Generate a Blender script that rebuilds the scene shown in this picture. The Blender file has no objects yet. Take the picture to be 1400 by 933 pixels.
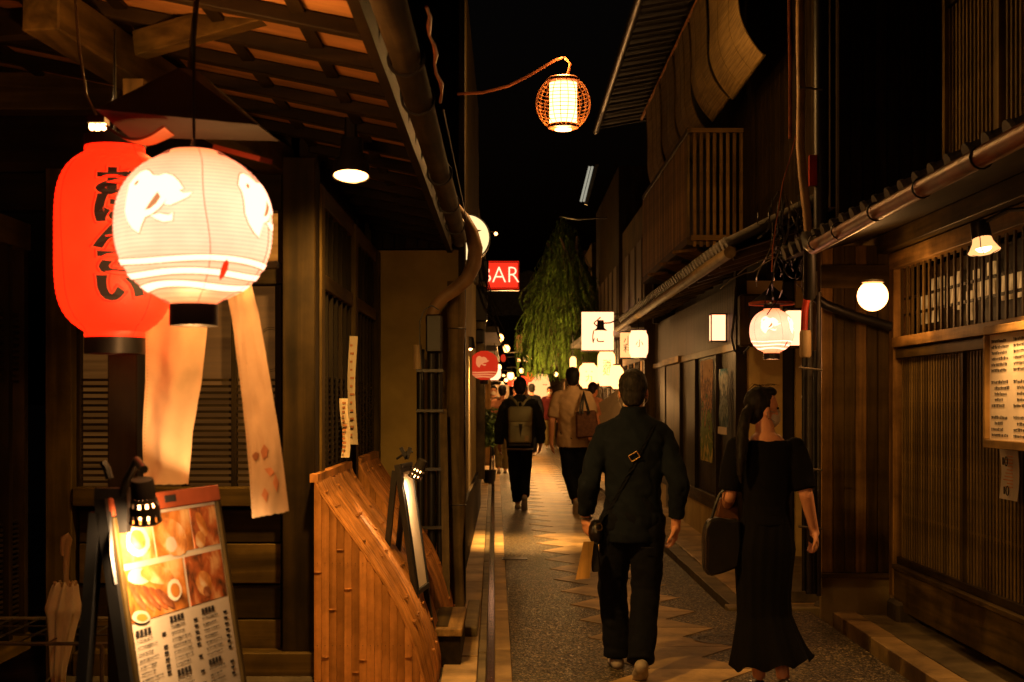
import bpy, bmesh, math, random
from mathutils import Vector, Matrix, noise
from mathutils.bvhtree import BVHTree
random.seed(7)
R = math.radians
SC = bpy.context.scene
COL = SC.collection
F, CX, CY, CAMZ = 1944.0, 693.0, 550.0, 1.5   # focal length and vanishing point used to survey the street

# ---------------------------------------------------------------- camera, sky, exposure
cam = bpy.data.cameras.new('camera'); camo = bpy.data.objects.new('camera', cam); COL.objects.link(camo)
camo.location = (0, 0, CAMZ); camo.rotation_euler = (R(90), 0, 0)
cam.lens = 50; cam.sensor_width = 36; cam.shift_x = 0.005; cam.shift_y = 0.0596; cam.clip_end = 800
cam.dof.use_dof = True; cam.dof.focus_distance = 8.4; cam.dof.aperture_fstop = 5.6
SC.camera = camo
w = bpy.data.worlds.new('World'); SC.world = w; w.use_nodes = True
nt = w.node_tree; sky = nt.nodes.new('ShaderNodeTexSky'); sky.sky_type = 'NISHITA'; sky.sun_disc = False
sky.sun_elevation = R(-3); sky.sun_rotation = R(200)
bgn = nt.nodes['Background']; bgn.inputs[1].default_value = 0.02
nt.links.new(sky.outputs[0], bgn.inputs[0])
SC.view_settings.view_transform = 'Standard'; SC.view_settings.look = 'None'
SC.view_settings.exposure = 0; SC.view_settings.gamma = 1
SC.cycles.use_denoising = True
SC.cycles.max_bounces = 5; SC.cycles.diffuse_bounces = 3; SC.cycles.glossy_bounces = 2
SC.cycles.sample_clamp_indirect = 3; SC.cycles.caustics_reflective = False; SC.cycles.caustics_refractive = False

# ---------------------------------------------------------------- materials
def newmat(name):
    m = bpy.data.materials.new(name); m.use_nodes = True
    return m, m.node_tree, m.node_tree.nodes['Principled BSDF']
def _n(t, typ, **kw):
    n = t.nodes.new(typ)
    for k, v in kw.items(): setattr(n, k, v)
    return n
def ramp(t, stops):
    r = _n(t, 'ShaderNodeValToRGB'); e = r.color_ramp.elements
    e[0].position, e[0].color = stops[0][0], (*stops[0][1], 1)
    e[1].position, e[1].color = stops[-1][0], (*stops[-1][1], 1)
    for p, c in stops[1:-1]:
        x = e.new(p); x.color = (*c, 1)
    return r
def mul(c, k): return tuple(min(1, a*k) for a in c)
def noisy(name, c, scale=6, stretch=(1, 1, 1), lo=.55, hi=1.35, rough=.7, bump=.25, bdist=.004, detail=6, spec=.3, dist=.4, metal=0, fine=0, weather=.85):
    m, t, b = newmat(name)
    tc = _n(t, 'ShaderNodeTexCoord'); mp = _n(t, 'ShaderNodeMapping'); oi = _n(t, 'ShaderNodeObjectInfo')
    mp.inputs['Scale'].default_value = stretch
    mlt = _n(t, 'ShaderNodeVectorMath', operation='SCALE'); mlt.inputs['Scale'].default_value = 1
    cmb = _n(t, 'ShaderNodeCombineXYZ')
    mr = _n(t, 'ShaderNodeMath', operation='MULTIPLY'); mr.inputs[1].default_value = 37.0
    t.links.new(oi.outputs['Random'], mr.inputs[0])
    for i in range(3): t.links.new(mr.outputs[0], cmb.inputs[i])
    t.links.new(tc.outputs['Object'], mp.inputs[0])
    ad = _n(t, 'ShaderNodeVectorMath', operation='ADD')
    t.links.new(mp.outputs[0], ad.inputs[0]); t.links.new(cmb.outputs[0], ad.inputs[1])
    nz = _n(t, 'ShaderNodeTexNoise'); nz.inputs['Scale'].default_value = scale; nz.inputs['Detail'].default_value = detail
    nz.inputs['Distortion'].default_value = dist
    t.links.new(ad.outputs[0], nz.inputs['Vector'])
    rp = ramp(t, [(.3, mul(c, lo)), (.55, c), (.75, mul(c, hi))])
    t.links.new(nz.outputs[0], rp.inputs[0])
    hv = _n(t, 'ShaderNodeHueSaturation'); vr = _n(t, 'ShaderNodeMapRange')
    vr.inputs[3].default_value = .72; vr.inputs[4].default_value = 1.2
    t.links.new(oi.outputs['Random'], vr.inputs[0]); t.links.new(vr.outputs[0], hv.inputs['Value'])
    big = _n(t, 'ShaderNodeTexNoise'); big.inputs['Scale'].default_value = 2.6; big.inputs['Detail'].default_value = 7; big.inputs['Roughness'].default_value = .65
    t.links.new(tc.outputs['Object'], big.inputs['Vector']); bm2 = _n(t, 'ShaderNodeMapRange')
    for i, q in ((1, .36), (2, .62), (3, weather), (4, 1.12)): bm2.inputs[i].default_value = q
    t.links.new(big.outputs[0], bm2.inputs[0]); mv = _n(t, 'ShaderNodeMath', operation='MULTIPLY'); t.links.new(vr.outputs[0], mv.inputs[0]); t.links.new(bm2.outputs[0], mv.inputs[1]); t.links.new(mv.outputs[0], hv.inputs['Value'])
    t.links.new(rp.outputs[0], hv.inputs['Color']); t.links.new(hv.outputs[0], b.inputs['Base Color'])
    b.inputs['Roughness'].default_value = rough; b.inputs['Specular IOR Level'].default_value = spec
    b.inputs['Metallic'].default_value = metal
    bp = _n(t, 'ShaderNodeBump'); bp.inputs['Strength'].default_value = bump; bp.inputs['Distance'].default_value = bdist
    src = nz
    if fine:
        src = _n(t, 'ShaderNodeTexNoise'); src.inputs['Scale'].default_value = fine; src.inputs['Detail'].default_value = 3
        t.links.new(tc.outputs['Object'], src.inputs['Vector'])
    t.links.new(src.outputs[0], bp.inputs['Height']); t.links.new(bp.outputs[0], b.inputs['Normal'])
    return m
def wood(name, c, ax, **kw):
    s = [9, 9, 9]; s['xyz'.index(ax)] = .5
    d = dict(scale=2.2, stretch=tuple(s), rough=.6, bump=.6, bdist=.003, lo=.4, hi=1.6, weather=.5, spec=.14)
    d.update(kw)
    return noisy(name, c, **d)
def emis(name, c, s, base=(.02, .02, .02)):
    m, t, b = newmat(name)
    b.inputs['Base Color'].default_value = (*base, 1); b.inputs['Emission Color'].default_value = (*c, 1)
    b.inputs['Emission Strength'].default_value = s; b.inputs['Roughness'].default_value = .8
    return m
def emis_noise(name, c1, c2, s, scale=4, stretch=(1, 1, 1)):
    m, t, b = newmat(name)
    b.inputs['Base Color'].default_value = (.05, .03, .02, 1)
    tc = _n(t, 'ShaderNodeTexCoord'); mp = _n(t, 'ShaderNodeMapping'); mp.inputs['Scale'].default_value = stretch
    nz = _n(t, 'ShaderNodeTexNoise'); nz.inputs['Scale'].default_value = scale; nz.inputs['Detail'].default_value = 5
    t.links.new(tc.outputs['Object'], mp.inputs[0]); t.links.new(mp.outputs[0], nz.inputs['Vector'])
    rp = ramp(t, [(.35, c1), (.65, c2)]); t.links.new(nz.outputs[0], rp.inputs[0])
    t.links.new(rp.outputs[0], b.inputs['Emission Color']); b.inputs['Emission Strength'].default_value = s
    return m
M = {}
DW, MW, LW = (.024, .0145, .004), (.085, .053, .013), (.32, .18, .05)
for a in 'xyz':
    M['dark_'+a] = wood('dark_wood_'+a, DW, a)
    M['mid_'+a] = wood('mid_wood_'+a, MW, a)
    M['light_'+a] = wood('light_wood_'+a, LW, a)
M['bamboo'] = wood('bamboo_z', (.62, .27, .08), 'z', lo=.7, hi=1.25, rough=.4, bump=.3)
M['bamboo_y'] = wood('bamboo_band', (.62, .27, .08), 'z', lo=.6, hi=1.25, rough=.4, bump=.3)
M['olive'] = wood('weathered_bamboo', (.16, .11, .045), 'y', lo=.6)
M['gutter'] = wood('weathered_gutter', (.07, .048, .018), 'y', lo=.4, rough=.85)
M['log'] = wood('weathered_log', (.17, .115, .045), 'z', lo=.35, scale=1.6)
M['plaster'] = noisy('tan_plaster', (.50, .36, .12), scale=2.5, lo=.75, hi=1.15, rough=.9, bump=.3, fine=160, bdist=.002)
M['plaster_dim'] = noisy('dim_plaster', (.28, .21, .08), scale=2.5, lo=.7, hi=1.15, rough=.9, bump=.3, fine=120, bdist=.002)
M['ceil'] = noisy('eave_board', (.40, .19, .055), scale=2, stretch=(1, 5, 1), lo=.6, rough=.8)
M['slab'] = noisy('smooth_paving', (.46, .30, .12), weather=.45, scale=3.0, lo=.7, hi=1.2, rough=.55, bump=.35, fine=90, bdist=.002)
M['kerb'] = noisy('kerb_stone', (.20, .15, .07), weather=.5, scale=5, lo=.6, hi=1.25, rough=.6, bump=.4, fine=70, bdist=.003)
M['dirt'] = noisy('wet_dirt', (.035, .028, .02), scale=5, rough=.3, spec=.5)
M['water'] = noisy('gutter_water', (.012, .01, .008), scale=8, rough=.12, spec=.6, bump=.3)
M['stone'] = noisy('rough_stone', (.09, .07, .045), scale=8, rough=.8, bump=.8, bdist=.01)
M['tile'] = noisy('grey_roof_tile', (.10, .09, .075), scale=7, rough=.55, bump=.4)
M['black'] = noisy('black_metal', (.012, .011, .010), scale=9, rough=.42, bump=.1, spec=.4)
M['dark_metal'] = noisy('dark_metal', (.04, .033, .026), scale=9, rough=.4, bump=.15, spec=.45)
M['steel'] = noisy('worn_steel', (.3, .26, .2), scale=9, rough=.32, bump=.15, metal=.7)
M['pipe'] = noisy('tan_pipe', (.33, .2, .09), scale=5, rough=.45, bump=.2)
M['redpipe'] = noisy('red_pipe', (.55, .04, .015), scale=5, rough=.5)
M['cream'] = noisy('cream_plastic', (.6, .42, .22), scale=5, lo=.85, hi=1.1, rough=.5, bump=.05)
M['rustgutter'] = noisy('copper_gutter', (.26, .075, .025), scale=6, rough=.42, bump=.25, metal=.2, lo=.35)
M['lacquer_redlit'] = noisy('red_lacquer_redlit', (.30, .06, .02), scale=5, rough=.4)  # true colour on the menu rail; on hood rims it paints red lantern light
M['paper'] = noisy('white_paper', (.75, .62, .45), scale=3, lo=.9, hi=1.05, rough=.8, bump=.05)
M['vinyl'] = noisy('umbrella_vinyl', (.78, .68, .46), scale=6, lo=.8, rough=.35, bump=.2)
M['ink'] = noisy('ink', (.02, .015, .012), scale=3, rough=.8, bump=.0)
M['cloth'] = noisy('banner_cloth', (.70, .48, .26), scale=3, lo=.80, hi=1.08, rough=.9, bump=.35, fine=420, bdist=.0015)
M['clothprint'] = noisy('banner_print', (.45, .18, .07), scale=5, rough=.9)
M['screen'] = noisy('bamboo_blind', (.30, .20, .075), scale=2, stretch=(1, 1, 60), lo=.45, hi=1.4, rough=.8, bump=.8, bdist=.006)
M['brown_bamboo'] = wood('aged_lattice', (.2, .13, .035), 'z', lo=.5)
M['leaf'] = noisy('willow_leaf', (.10, .19, .025), scale=3, lo=.4, hi=1.8, rough=.6, bump=0)
M['leaf2'] = noisy('plant_leaf', (.08, .16, .03), scale=3, lo=.5, hi=1.6, rough=.6, bump=0)
M['bark'] = wood('bark', (.07, .05, .03), 'z', bump=1)
# people
M['skin'] = noisy('skin', (.66, .30, .16), scale=8, lo=.9, hi=1.06, rough=.5, bump=.05, fine=300, bdist=.0006)
M['hair'] = noisy('dark_hair', (.012, .009, .007), scale=3, stretch=(14, 14, 1.5), lo=.4, hi=2.6, rough=.62, bump=.9, bdist=.003, spec=.2)
M['greyhair'] = noisy('greying_hair', (.03, .024, .018), scale=5, stretch=(16, 16, 2.5), lo=.3, hi=3.2, rough=.65, spec=.2, bump=.9, bdist=.004)
def cloth_mat(name, c, fine=380): return noisy(name, c, scale=4, lo=.75, hi=1.2, rough=.9, bump=.3, fine=fine, bdist=.0012, spec=.15)
M['navy'] = cloth_mat('navy_cotton', (.008, .012, .018))
M['trouser'] = cloth_mat('dark_trousers', (.005, .006, .009))
M['blackdress'] = cloth_mat('black_dress', (.0035, .003, .0035))
M['jacket'] = cloth_mat('dark_jacket', (.03, .034, .034))
M['olivebag'] = cloth_mat('olive_canvas', (.38, .36, .22))
M['orangeshirt'] = cloth_mat('pale_shirt', (.55, .36, .2))
M['pinkshirt'] = cloth_mat('pink_shirt', (.55, .25, .14))
M['maroon'] = cloth_mat('maroon_top', (.09, .012, .012))
M['khaki'] = cloth_mat('khaki_trousers', (.22, .17, .06))
M['floral'] = noisy('patterned_shirt', (.12, .07, .04), scale=22, lo=.2, hi=3.5, rough=.9, bump=0)
M['leather'] = noisy('black_leather', (.008, .006, .005), scale=30, rough=.4, bump=.3, spec=.5)
M['brownleather'] = noisy('brown_leather', (.12, .045, .02), scale=30, rough=.45, bump=.3)
M['shoe'] = noisy('pale_shoe', (.5, .42, .33), scale=8, rough=.7)
M['mask'] = noisy('face_mask', (.85, .72, .58), scale=4, lo=.95, hi=1.03, rough=.8, bump=.05)
M['white'] = noisy('off_white', (.6, .52, .42), scale=4, lo=.9, hi=1.03, rough=.7, bump=.05)
M['gold'] = noisy('brass', (.7, .42, .16), scale=8, rough=.25, bump=0, metal=.9)
# lamps and lit panes; the left poster carries its light as emission too
M['l_white'] = emis_noise('lantern_paper', (2.0, .70, .38), (2.2, .82, .47), 1.0, scale=3)
def lanternmat(name, c0, c1, ribs):
    m, t, b = newmat(name); b.inputs['Base Color'].default_value = (.02, .02, .02, 1)
    tc = _n(t, 'ShaderNodeTexCoord'); sp = _n(t, 'ShaderNodeSeparateXYZ'); t.links.new(tc.outputs['Generated'], sp.inputs[0])
    rp = ramp(t, [(0, c1), (.12, mul3(c1, c0, .5)), (.36, c0), (.66, c0), (.9, mul3(c1, c0, .5)), (1, c1)]); t.links.new(sp.outputs[2], rp.inputs[0])  # bulb's hot spot put into the emission: redder and dimmer towards both ends
    ml = _n(t, 'ShaderNodeMath', operation='MULTIPLY'); ml.inputs[1].default_value = ribs*2*math.pi; t.links.new(sp.outputs[2], ml.inputs[0])
    sn = _n(t, 'ShaderNodeMath', operation='SINE'); t.links.new(ml.outputs[0], sn.inputs[0])
    pw_ = _n(t, 'ShaderNodeMapRange'); pw_.inputs[1].default_value = .35; pw_.inputs[2].default_value = 1; pw_.inputs[3].default_value = 1; pw_.inputs[4].default_value = .74; t.links.new(sn.outputs[0], pw_.inputs[0])
    nz = _n(t, 'ShaderNodeTexNoise'); nz.inputs['Scale'].default_value = 9; nz.inputs['Detail'].default_value = 5; t.links.new(tc.outputs['Object'], nz.inputs['Vector'])
    n2 = _n(t, 'ShaderNodeMapRange'); n2.inputs[1].default_value = .3; n2.inputs[2].default_value = .7; n2.inputs[3].default_value = .86; n2.inputs[4].default_value = 1.1; t.links.new(nz.outputs[0], n2.inputs[0])
    m2 = _n(t, 'ShaderNodeMath', operation='MULTIPLY'); t.links.new(pw_.outputs[0], m2.inputs[0]); t.links.new(n2.outputs[0], m2.inputs[1])
    t.links.new(rp.outputs[0], b.inputs['Emission Color']); sc_ = _n(t, 'ShaderNodeMath', operation='MULTIPLY'); sc_.inputs[1].default_value = 2.4; t.links.new(m2.outputs[0], sc_.inputs[0]); t.links.new(sc_.outputs[0], b.inputs['Emission Strength'])
    return m
def mul3(a, b_, k): return tuple(x*(1-k)+y*k for x, y in zip(a, b_))
M['l_white'] = lanternmat('lantern_paper', (1, .40, .225), (.95, .20, .06), 40)
M['l_red'] = lanternmat('red_lantern_paper', (.43, .019, .003), (.24, .005, .001), 46)
M['l_bird'] = emis('lantern_bird', (4.0, 1.6, .95), 1.0)
M['l_line'] = emis('lantern_outline', (1.0, .35, .12), .8)
M['l_seam'] = emis('lantern_seam', (.9, .16, .06), 1.0)
M['l_red'] = emis_noise('red_lantern_paper', (3.0, .028, .004), (3.4, .045, .006), 1.0, scale=3)
M['l_redline'] = emis('red_lantern_line', (1.0, .012, .002), .8)
M['l_redlight'] = emis('red_lantern_halo', (2.2, .10, .015), 1.0)
M['l_ink'] = emis('lantern_ink', (.02, .002, .001), 1)
M['l_dimred'] = emis('small_red_lantern_paper', (.55, .022, .006), 1.0)
M['l_dimpale'] = emis('small_red_lantern_print', (.75, .22, .07), 1.0)
M['l_bulb'] = emis('bulb', (22, 9.5, 3.2), 1.0)
M['l_warm'] = emis('warm_lamp', (9, 3.6, 1.1), 1.0)
M['l_far'] = emis('far_lamp', (9, 4.0, 1.0), 1.0)
M['l_cream'] = emis('cream_lightbox', (1.6, .72, .24), 1.0)
M['l_signwhite'] = emis('white_lightbox', (3.0, 1.3, .62), 1.0)
M['l_farwhite'] = emis('far_white_lantern', (4.6, 1.8, .55), 1.0)
M['l_farred'] = emis('far_red_lantern', (2.6, .09, .02), 1.0)
M['l_disc'] = emis('disc_sign_face', (1.4, 1.0, .45), 1.0)
M['l_neonbg'] = emis('red_sign_face', (1.1, .035, .012), 1.0)
M['l_neon'] = emis('neon_tube', (4, 1.2, .7), 1.0)
M['l_tube'] = emis('fluorescent', (.35, .33, .25), 1.0)
M['w_amber'] = emis_noise('amber_window', (.30, .085, .008), (.50, .17, .02), 1.0, scale=2, stretch=(1, 1, 14))
M['w_dim'] = emis_noise('dim_blind_window', (.035, .013, .0025), (.075, .028, .005), 1.0, scale=1.5, stretch=(.6, .6, 22))
M['w_faint'] = emis_noise('faint_window', (.004, .0015, .0004), (.013, .005, .001), 1.0, scale=2, stretch=(6, 6, 1))
M['w_poster'] = emis_noise('lit_poster', (.55, .17, .03), (.85, .32, .07), 1.0, scale=1.5)
M['w_white'] = emis_noise('lit_paper_window', (.10, .04, .007), (.50, .25, .07), 1.0, scale=4, stretch=(1, 6, 2))
def art(name, stops, sc):
    m, t, b = newmat(name); tc = _n(t, 'ShaderNodeTexCoord'); sp = _n(t, 'ShaderNodeSeparateXYZ'); nz = _n(t, 'ShaderNodeTexNoise'); nz.inputs['Scale'].default_value = sc; nz.inputs['Detail'].default_value = 4
    t.links.new(tc.outputs['Generated'], sp.inputs[0]); t.links.new(tc.outputs['Object'], nz.inputs['Vector'])
    ml = _n(t, 'ShaderNodeMath', operation='MULTIPLY_ADD'); ml.inputs[1].default_value = 1.3; t.links.new(nz.outputs[0], ml.inputs[0]); t.links.new(sp.outputs[2], ml.inputs[2])
    s2 = _n(t, 'ShaderNodeMath', operation='SUBTRACT'); s2.inputs[1].default_value = .65; t.links.new(ml.outputs[0], s2.inputs[0])
    rp = ramp(t, stops); t.links.new(s2.outputs[0], rp.inputs[0]); t.links.new(rp.outputs[0], b.inputs['Base Color']); b.inputs['Roughness'].default_value = .75; b.inputs['Specular IOR Level'].default_value = .08
    return m
M['art1'] = art('poster_art_1', [(0, (.5, .4, .1)), (.15, (.1, .16, .02)), (.4, (.16, .22, .03)), (.5, (.03, .03, .01)), (.62, (.6, .25, .05)), (.7, (.08, .03, .01)), (.82, (.7, .35, .12)), (1, (.8, .5, .22))], 9)
M['art2'] = art('poster_art_2', [(0, (.02, .06, .09)), (.35, (.25, .3, .3)), (.5, (.02, .05, .08)), (.75, (.5, .5, .45)), (1, (.03, .12, .16))], 12)
def food(name, c1, c2, c3, sc):
    m, t, b = newmat(name); b.inputs['Specular IOR Level'].default_value = .3
    tc = _n(t, 'ShaderNodeTexCoord'); nz = _n(t, 'ShaderNodeTexNoise'); nz.inputs['Scale'].default_value = sc
    nz.inputs['Detail'].default_value = 4; nz.inputs['Distortion'].default_value = .35
    t.links.new(tc.outputs['Object'], nz.inputs['Vector'])
    rp = ramp(t, [(.3, c1), (.5, c2), (.66, c3)]); t.links.new(nz.outputs[0], rp.inputs[0])
    t.links.new(rp.outputs[0], b.inputs['Base Color']); b.inputs['Roughness'].default_value = .25
    return m
M['food1'] = food('food_print_1', (.25, .05, .01), (.7, .3, .08), (.85, .62, .35), 14)
M['food2'] = food('food_print_2', (.06, .03, .015), (.5, .12, .03), (.8, .4, .15), 18)
M['food3'] = food('food_print_3', (.12, .04, .01), (.65, .22, .04), (.85, .5, .2), 12)
M['food4'] = food('food_print_4', (.10, .03, .012), (.32, .10, .035), (.5, .2, .08), 25)
M['egg'] = noisy('egg_print', (.8, .3, .05), scale=5, rough=.3, bump=0)
def aggregate():
    m, t, b = newmat('exposed_aggregate')
    tc = _n(t, 'ShaderNodeTexCoord')
    v = _n(t, 'ShaderNodeTexVoronoi'); v.inputs['Scale'].default_value = 95
    nz = _n(t, 'ShaderNodeTexNoise'); nz.inputs['Scale'].default_value = 1.3; nz.inputs['Detail'].default_value = 5
    for x in (v, nz): t.links.new(tc.outputs['Object'], x.inputs['Vector'])
    sp = _n(t, 'ShaderNodeSeparateColor'); t.links.new(v.outputs['Color'], sp.inputs[0])
    rp = ramp(t, [(.0, (.010, .0075, .003)), (.55, (.033, .023, .008)), (.82, (.11, .08, .03)), (.97, (.5, .38, .20))])
    t.links.new(sp.outputs[0], rp.inputs[0])
    mx = _n(t, 'ShaderNodeMix', data_type='RGBA', blend_type='MULTIPLY'); mx.inputs[0].default_value = .7
    r2 = ramp(t, [(.3, (.5, .5, .5)), (.7, (1.2, 1.15, 1.05))]); t.links.new(nz.outputs[0], r2.inputs[0])
    t.links.new(rp.outputs[0], mx.inputs[6]); t.links.new(r2.outputs[0], mx.inputs[7]); t.links.new(mx.outputs[2], b.inputs['Base Color'])
    rr = _n(t, 'ShaderNodeMapRange'); rr.inputs[3].default_value = .3; rr.inputs[4].default_value = .75
    t.links.new(sp.outputs[1], rr.inputs[0]); t.links.new(rr.outputs[0], b.inputs['Roughness'])
    bp = _n(t, 'ShaderNodeBump'); bp.inputs['Strength'].default_value = .9; bp.inputs['Distance'].default_value = .006
    t.links.new(v.outputs['Distance'], bp.inputs['Height']); t.links.new(bp.outputs[0], b.inputs['Normal'])
    return m
M['agg'] = aggregate()

# ---------------------------------------------------------------- geometry helpers
class MB:
    def __init__(s): s.v, s.f = [], []
    def add(s, vs, fs):
        o = len(s.v); s.v += [Vector(v) for v in vs]; s.f += [tuple(i+o for i in f) for f in fs]; return s
    def box(s, a, b):       # two opposite corners
        (x0, y0, z0), (x1, y1, z1) = [(min(p, q)) for p, q in zip(a, b)], [(max(p, q)) for p, q in zip(a, b)]
        return s.add([(x0,y0,z0),(x1,y0,z0),(x1,y1,z0),(x0,y1,z0),(x0,y0,z1),(x1,y0,z1),(x1,y1,z1),(x0,y1,z1)],
                     [(0,3,2,1),(4,5,6,7),(0,1,5,4),(1,2,6,5),(2,3,7,6),(3,0,4,7)])
    def beam(s, p0, p1, w_, h_, up=(0, 0, 1)):
        p0, p1 = Vector(p0), Vector(p1); d = (p1-p0).normalized(); u = Vector(up)
        sd = d.cross(u).normalized(); u = sd.cross(d).normalized()
        vs = []
        for p in (p0, p1):
            for a, b in ((-1, -1), (1, -1), (1, 1), (-1, 1)): vs.append(p + sd*a*w_/2 + u*b*h_/2)
        return s.add(vs, [(0,1,2,3),(7,6,5,4),(0,4,5,1),(1,5,6,2),(2,6,7,3),(3,7,4,0)])
    def tube(s, path, r, n=8, caps=True):
        path = [Vector(p) for p in path]; k = len(path)
        rs = r if isinstance(r, (list, tuple)) else [r]*k
        vs, fs = [], []; ref = None
        for i, p in enumerate(path):
            d = (path[min(i+1, k-1)] - path[max(i-1, 0)]).normalized()
            if ref is None: ref = Vector((0, 0, 1)) if abs(d.z) < .9 else Vector((1, 0, 0))
            a = d.cross(ref).normalized(); b = a.cross(d).normalized(); ref = b
            for j in range(n):
                t = 2*math.pi*j/n; vs.append(p + (a*math.cos(t) + b*math.sin(t))*rs[i])
        for i in range(k-1):
            for j in range(n): fs.append((i*n+j, i*n+(j+1)%n, (i+1)*n+(j+1)%n, (i+1)*n+j))
        if caps: fs += [tuple(reversed(range(n))), tuple(range((k-1)*n, k*n))]
        return s.add(vs, fs)
    def lathe(s, prof, c=(0, 0, 0), n=24, closed=True):   # profile of (r, z)
        vs, fs = [], []; c = Vector(c); k = len(prof)
        for r, z in prof:
            for j in range(n):
                t = 2*math.pi*j/n; vs.append(c + Vector((r*math.cos(t), r*math.sin(t), z)))
        for i in range(k-1):
            for j in range(n): fs.append((i*n+j, i*n+(j+1)%n, (i+1)*n+(j+1)%n, (i+1)*n+j))
        if closed: fs += [tuple(reversed(range(n))), tuple(range((k-1)*n, k*n))]
        return s.add(vs, fs)
    def ball(s, c, r, n=12, rot=None):
        r = r if isinstance(r, (list, tuple)) else (r, r, r)
        vs, fs = [], []; m = n//2; c = Vector(c)
        for i in range(m+1):
            ph = math.pi*i/m
            for j in range(n):
                t = 2*math.pi*j/n
                v = Vector((r[0]*math.sin(ph)*math.cos(t), r[1]*math.sin(ph)*math.sin(t), r[2]*math.cos(ph)))
                vs.append(c + (rot @ v if rot else v))
        for i in range(m):
            for j in range(n): fs.append((i*n+j, (i+1)*n+j, (i+1)*n+(j+1)%n, i*n+(j+1)%n))
        return s.add(vs, fs)
    def grid(s, fn, nu, nv, thick=0):
        vs = [Vector(fn(i/nu, j/nv)) for j in range(nv+1) for i in range(nu+1)]
        fs = [(j*(nu+1)+i, j*(nu+1)+i+1, (j+1)*(nu+1)+i+1, (j+1)*(nu+1)+i) for j in range(nv) for i in range(nu)]
        if thick:
            c = len(vs); nrm = []
            for j in range(nv+1):
                for i in range(nu+1):
                    a = vs[j*(nu+1)+min(i+1, nu)] - vs[j*(nu+1)+max(i-1, 0)]
                    b = vs[min(j+1, nv)*(nu+1)+i] - vs[max(j-1, 0)*(nu+1)+i]
                    nrm.append(a.cross(b).normalized())
            vs += [v + nn*thick for v, nn in zip(vs, nrm)]
            fs2 = [tuple(reversed([k+c for k in f])) for f in fs]
            rim = []
            W_ = nu+1
            edge = [j for j in range(nu+1)] + [j*W_+nu for j in range(1, nv+1)] + [nv*W_+i for i in range(nu-1, -1, -1)] + [j*W_ for j in range(nv-1, 0, -1)]
            for a, b in zip(edge, edge[1:]+edge[:1]): rim.append((a, a+c, b+c, b))
            fs = fs + fs2 + rim
        return s.add(vs, fs)
    def prism(s, poly, z0, z1, fn=None):      # polygon extruded; fn maps (x,y,z) to the world
        k = len(poly); vs = [(x, y, z0) for x, y in poly] + [(x, y, z1) for x, y in poly]
        if fn: vs = [fn(*v) for v in vs]
        fs = [tuple(reversed(range(k))), tuple(range(k, 2*k))] + [(i, (i+1) % k, (i+1) % k+k, i+k) for i in range(k)]
        return s.add(vs, fs)
ORG = {}
def org(o): return ORG.get(o.name, Vector((0, 0, 0))) if o else Vector((0, 0, 0))
def mesh_of(mb, name, bev=0, smooth=False):
    me = bpy.data.meshes.new(name); me.from_pydata([tuple(v) for v in mb.v], [], mb.f)
    if bev:
        bm = bmesh.new(); bm.from_mesh(me); bmesh.ops.recalc_face_normals(bm, faces=bm.faces)
        bmesh.ops.bevel(bm, geom=bm.edges[:], offset=bev, segments=1, affect='EDGES', clamp_overlap=True)
        bm.to_mesh(me); bm.free()
    if smooth:
        me.polygons.foreach_set('use_smooth', [True]*len(me.polygons))
        try: me.set_sharp_from_angle(angle=R(48))
        except Exception: pass
    me.update(); return me
def tag(o, label=None, cat=None, group=None, kind=None):
    if label: o['label'] = label
    if cat: o['category'] = cat
    if group: o['group'] = group
    if kind: o['kind'] = kind
    return o
def thing(name, label, cat, loc=(0, 0, 0), group=None):
    o = bpy.data.objects.new(name, None); COL.objects.link(o); o.empty_display_size = .1
    o.location = loc; ORG[o.name] = Vector(loc)
    return tag(o, label, cat, group)
def part(name, mb, mat, parent=None, bev=0, smooth=False, label=None, cat=None, group=None, kind=None):
    """world-coordinate geometry -> one mesh object whose origin is its own middle"""
    lo = Vector([min(v[i] for v in mb.v) for i in range(3)]); hi = Vector([max(v[i] for v in mb.v) for i in range(3)])
    c = (lo+hi)/2
    if not parent: c.z = lo.z
    for v in mb.v: v -= c
    me = mesh_of(mb, name, bev, smooth); me.materials.append(M[mat] if isinstance(mat, str) else mat)
    o = bpy.data.objects.new(name, me); COL.objects.link(o)
    o.location = c - org(parent); o.parent = parent; ORG[o.name] = c
    return tag(o, label, cat, group, kind)
def inst(name, me, pos, parent, rz=0, sc=None, rot=None):
    o = bpy.data.objects.new(name, me); COL.objects.link(o); o.parent = parent
    o.location = Vector(pos) - org(parent); ORG[o.name] = Vector(pos)
    if rot: o.rotation_euler = rot
    elif rz: o.rotation_euler = (0, 0, rz)
    if sc: o.scale = sc
    return o
def boxmesh(name, sx, sy, sz, mat, bev=.002):
    me = mesh_of(MB().box((-sx/2, -sy/2, -sz/2), (sx/2, sy/2, sz/2)), name, bev); me.materials.append(M[mat]); return me
def P(px, py, d): return Vector(((px-CX)/F*d, d, CAMZ-(py-CY)/F*d))
def BX(a, b): return MB().box(a, b)
def FB(x0, y0, x1, y1, d, th): # slab facing the street end, surveyed at distance d
    a, b = P(x0, y0, d), P(x1, y1, d); return MB().box(a, (b.x, d+th, b.z))
def zg(d): return -.093+.0087*d
def gx(x, d): return x-.009*(d-8)
def light(name, loc, e, col=(1, .52, .11), r=.04, parent=None, spot=None, tgt=None, blend=.5):
    l = bpy.data.lights.new(name, 'SPOT' if spot else 'POINT'); l.energy = e; l.color = col; l.shadow_soft_size = r
    o = bpy.data.objects.new(name, l); COL.objects.link(o)
    if spot:
        l.spot_size = R(spot); l.spot_blend = blend
        o.rotation_euler = (Vector(tgt)-Vector(loc)).to_track_quat('-Z', 'Y').to_euler()
    o.parent = parent; o.location = Vector(loc)-org(parent)
    return o
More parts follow.
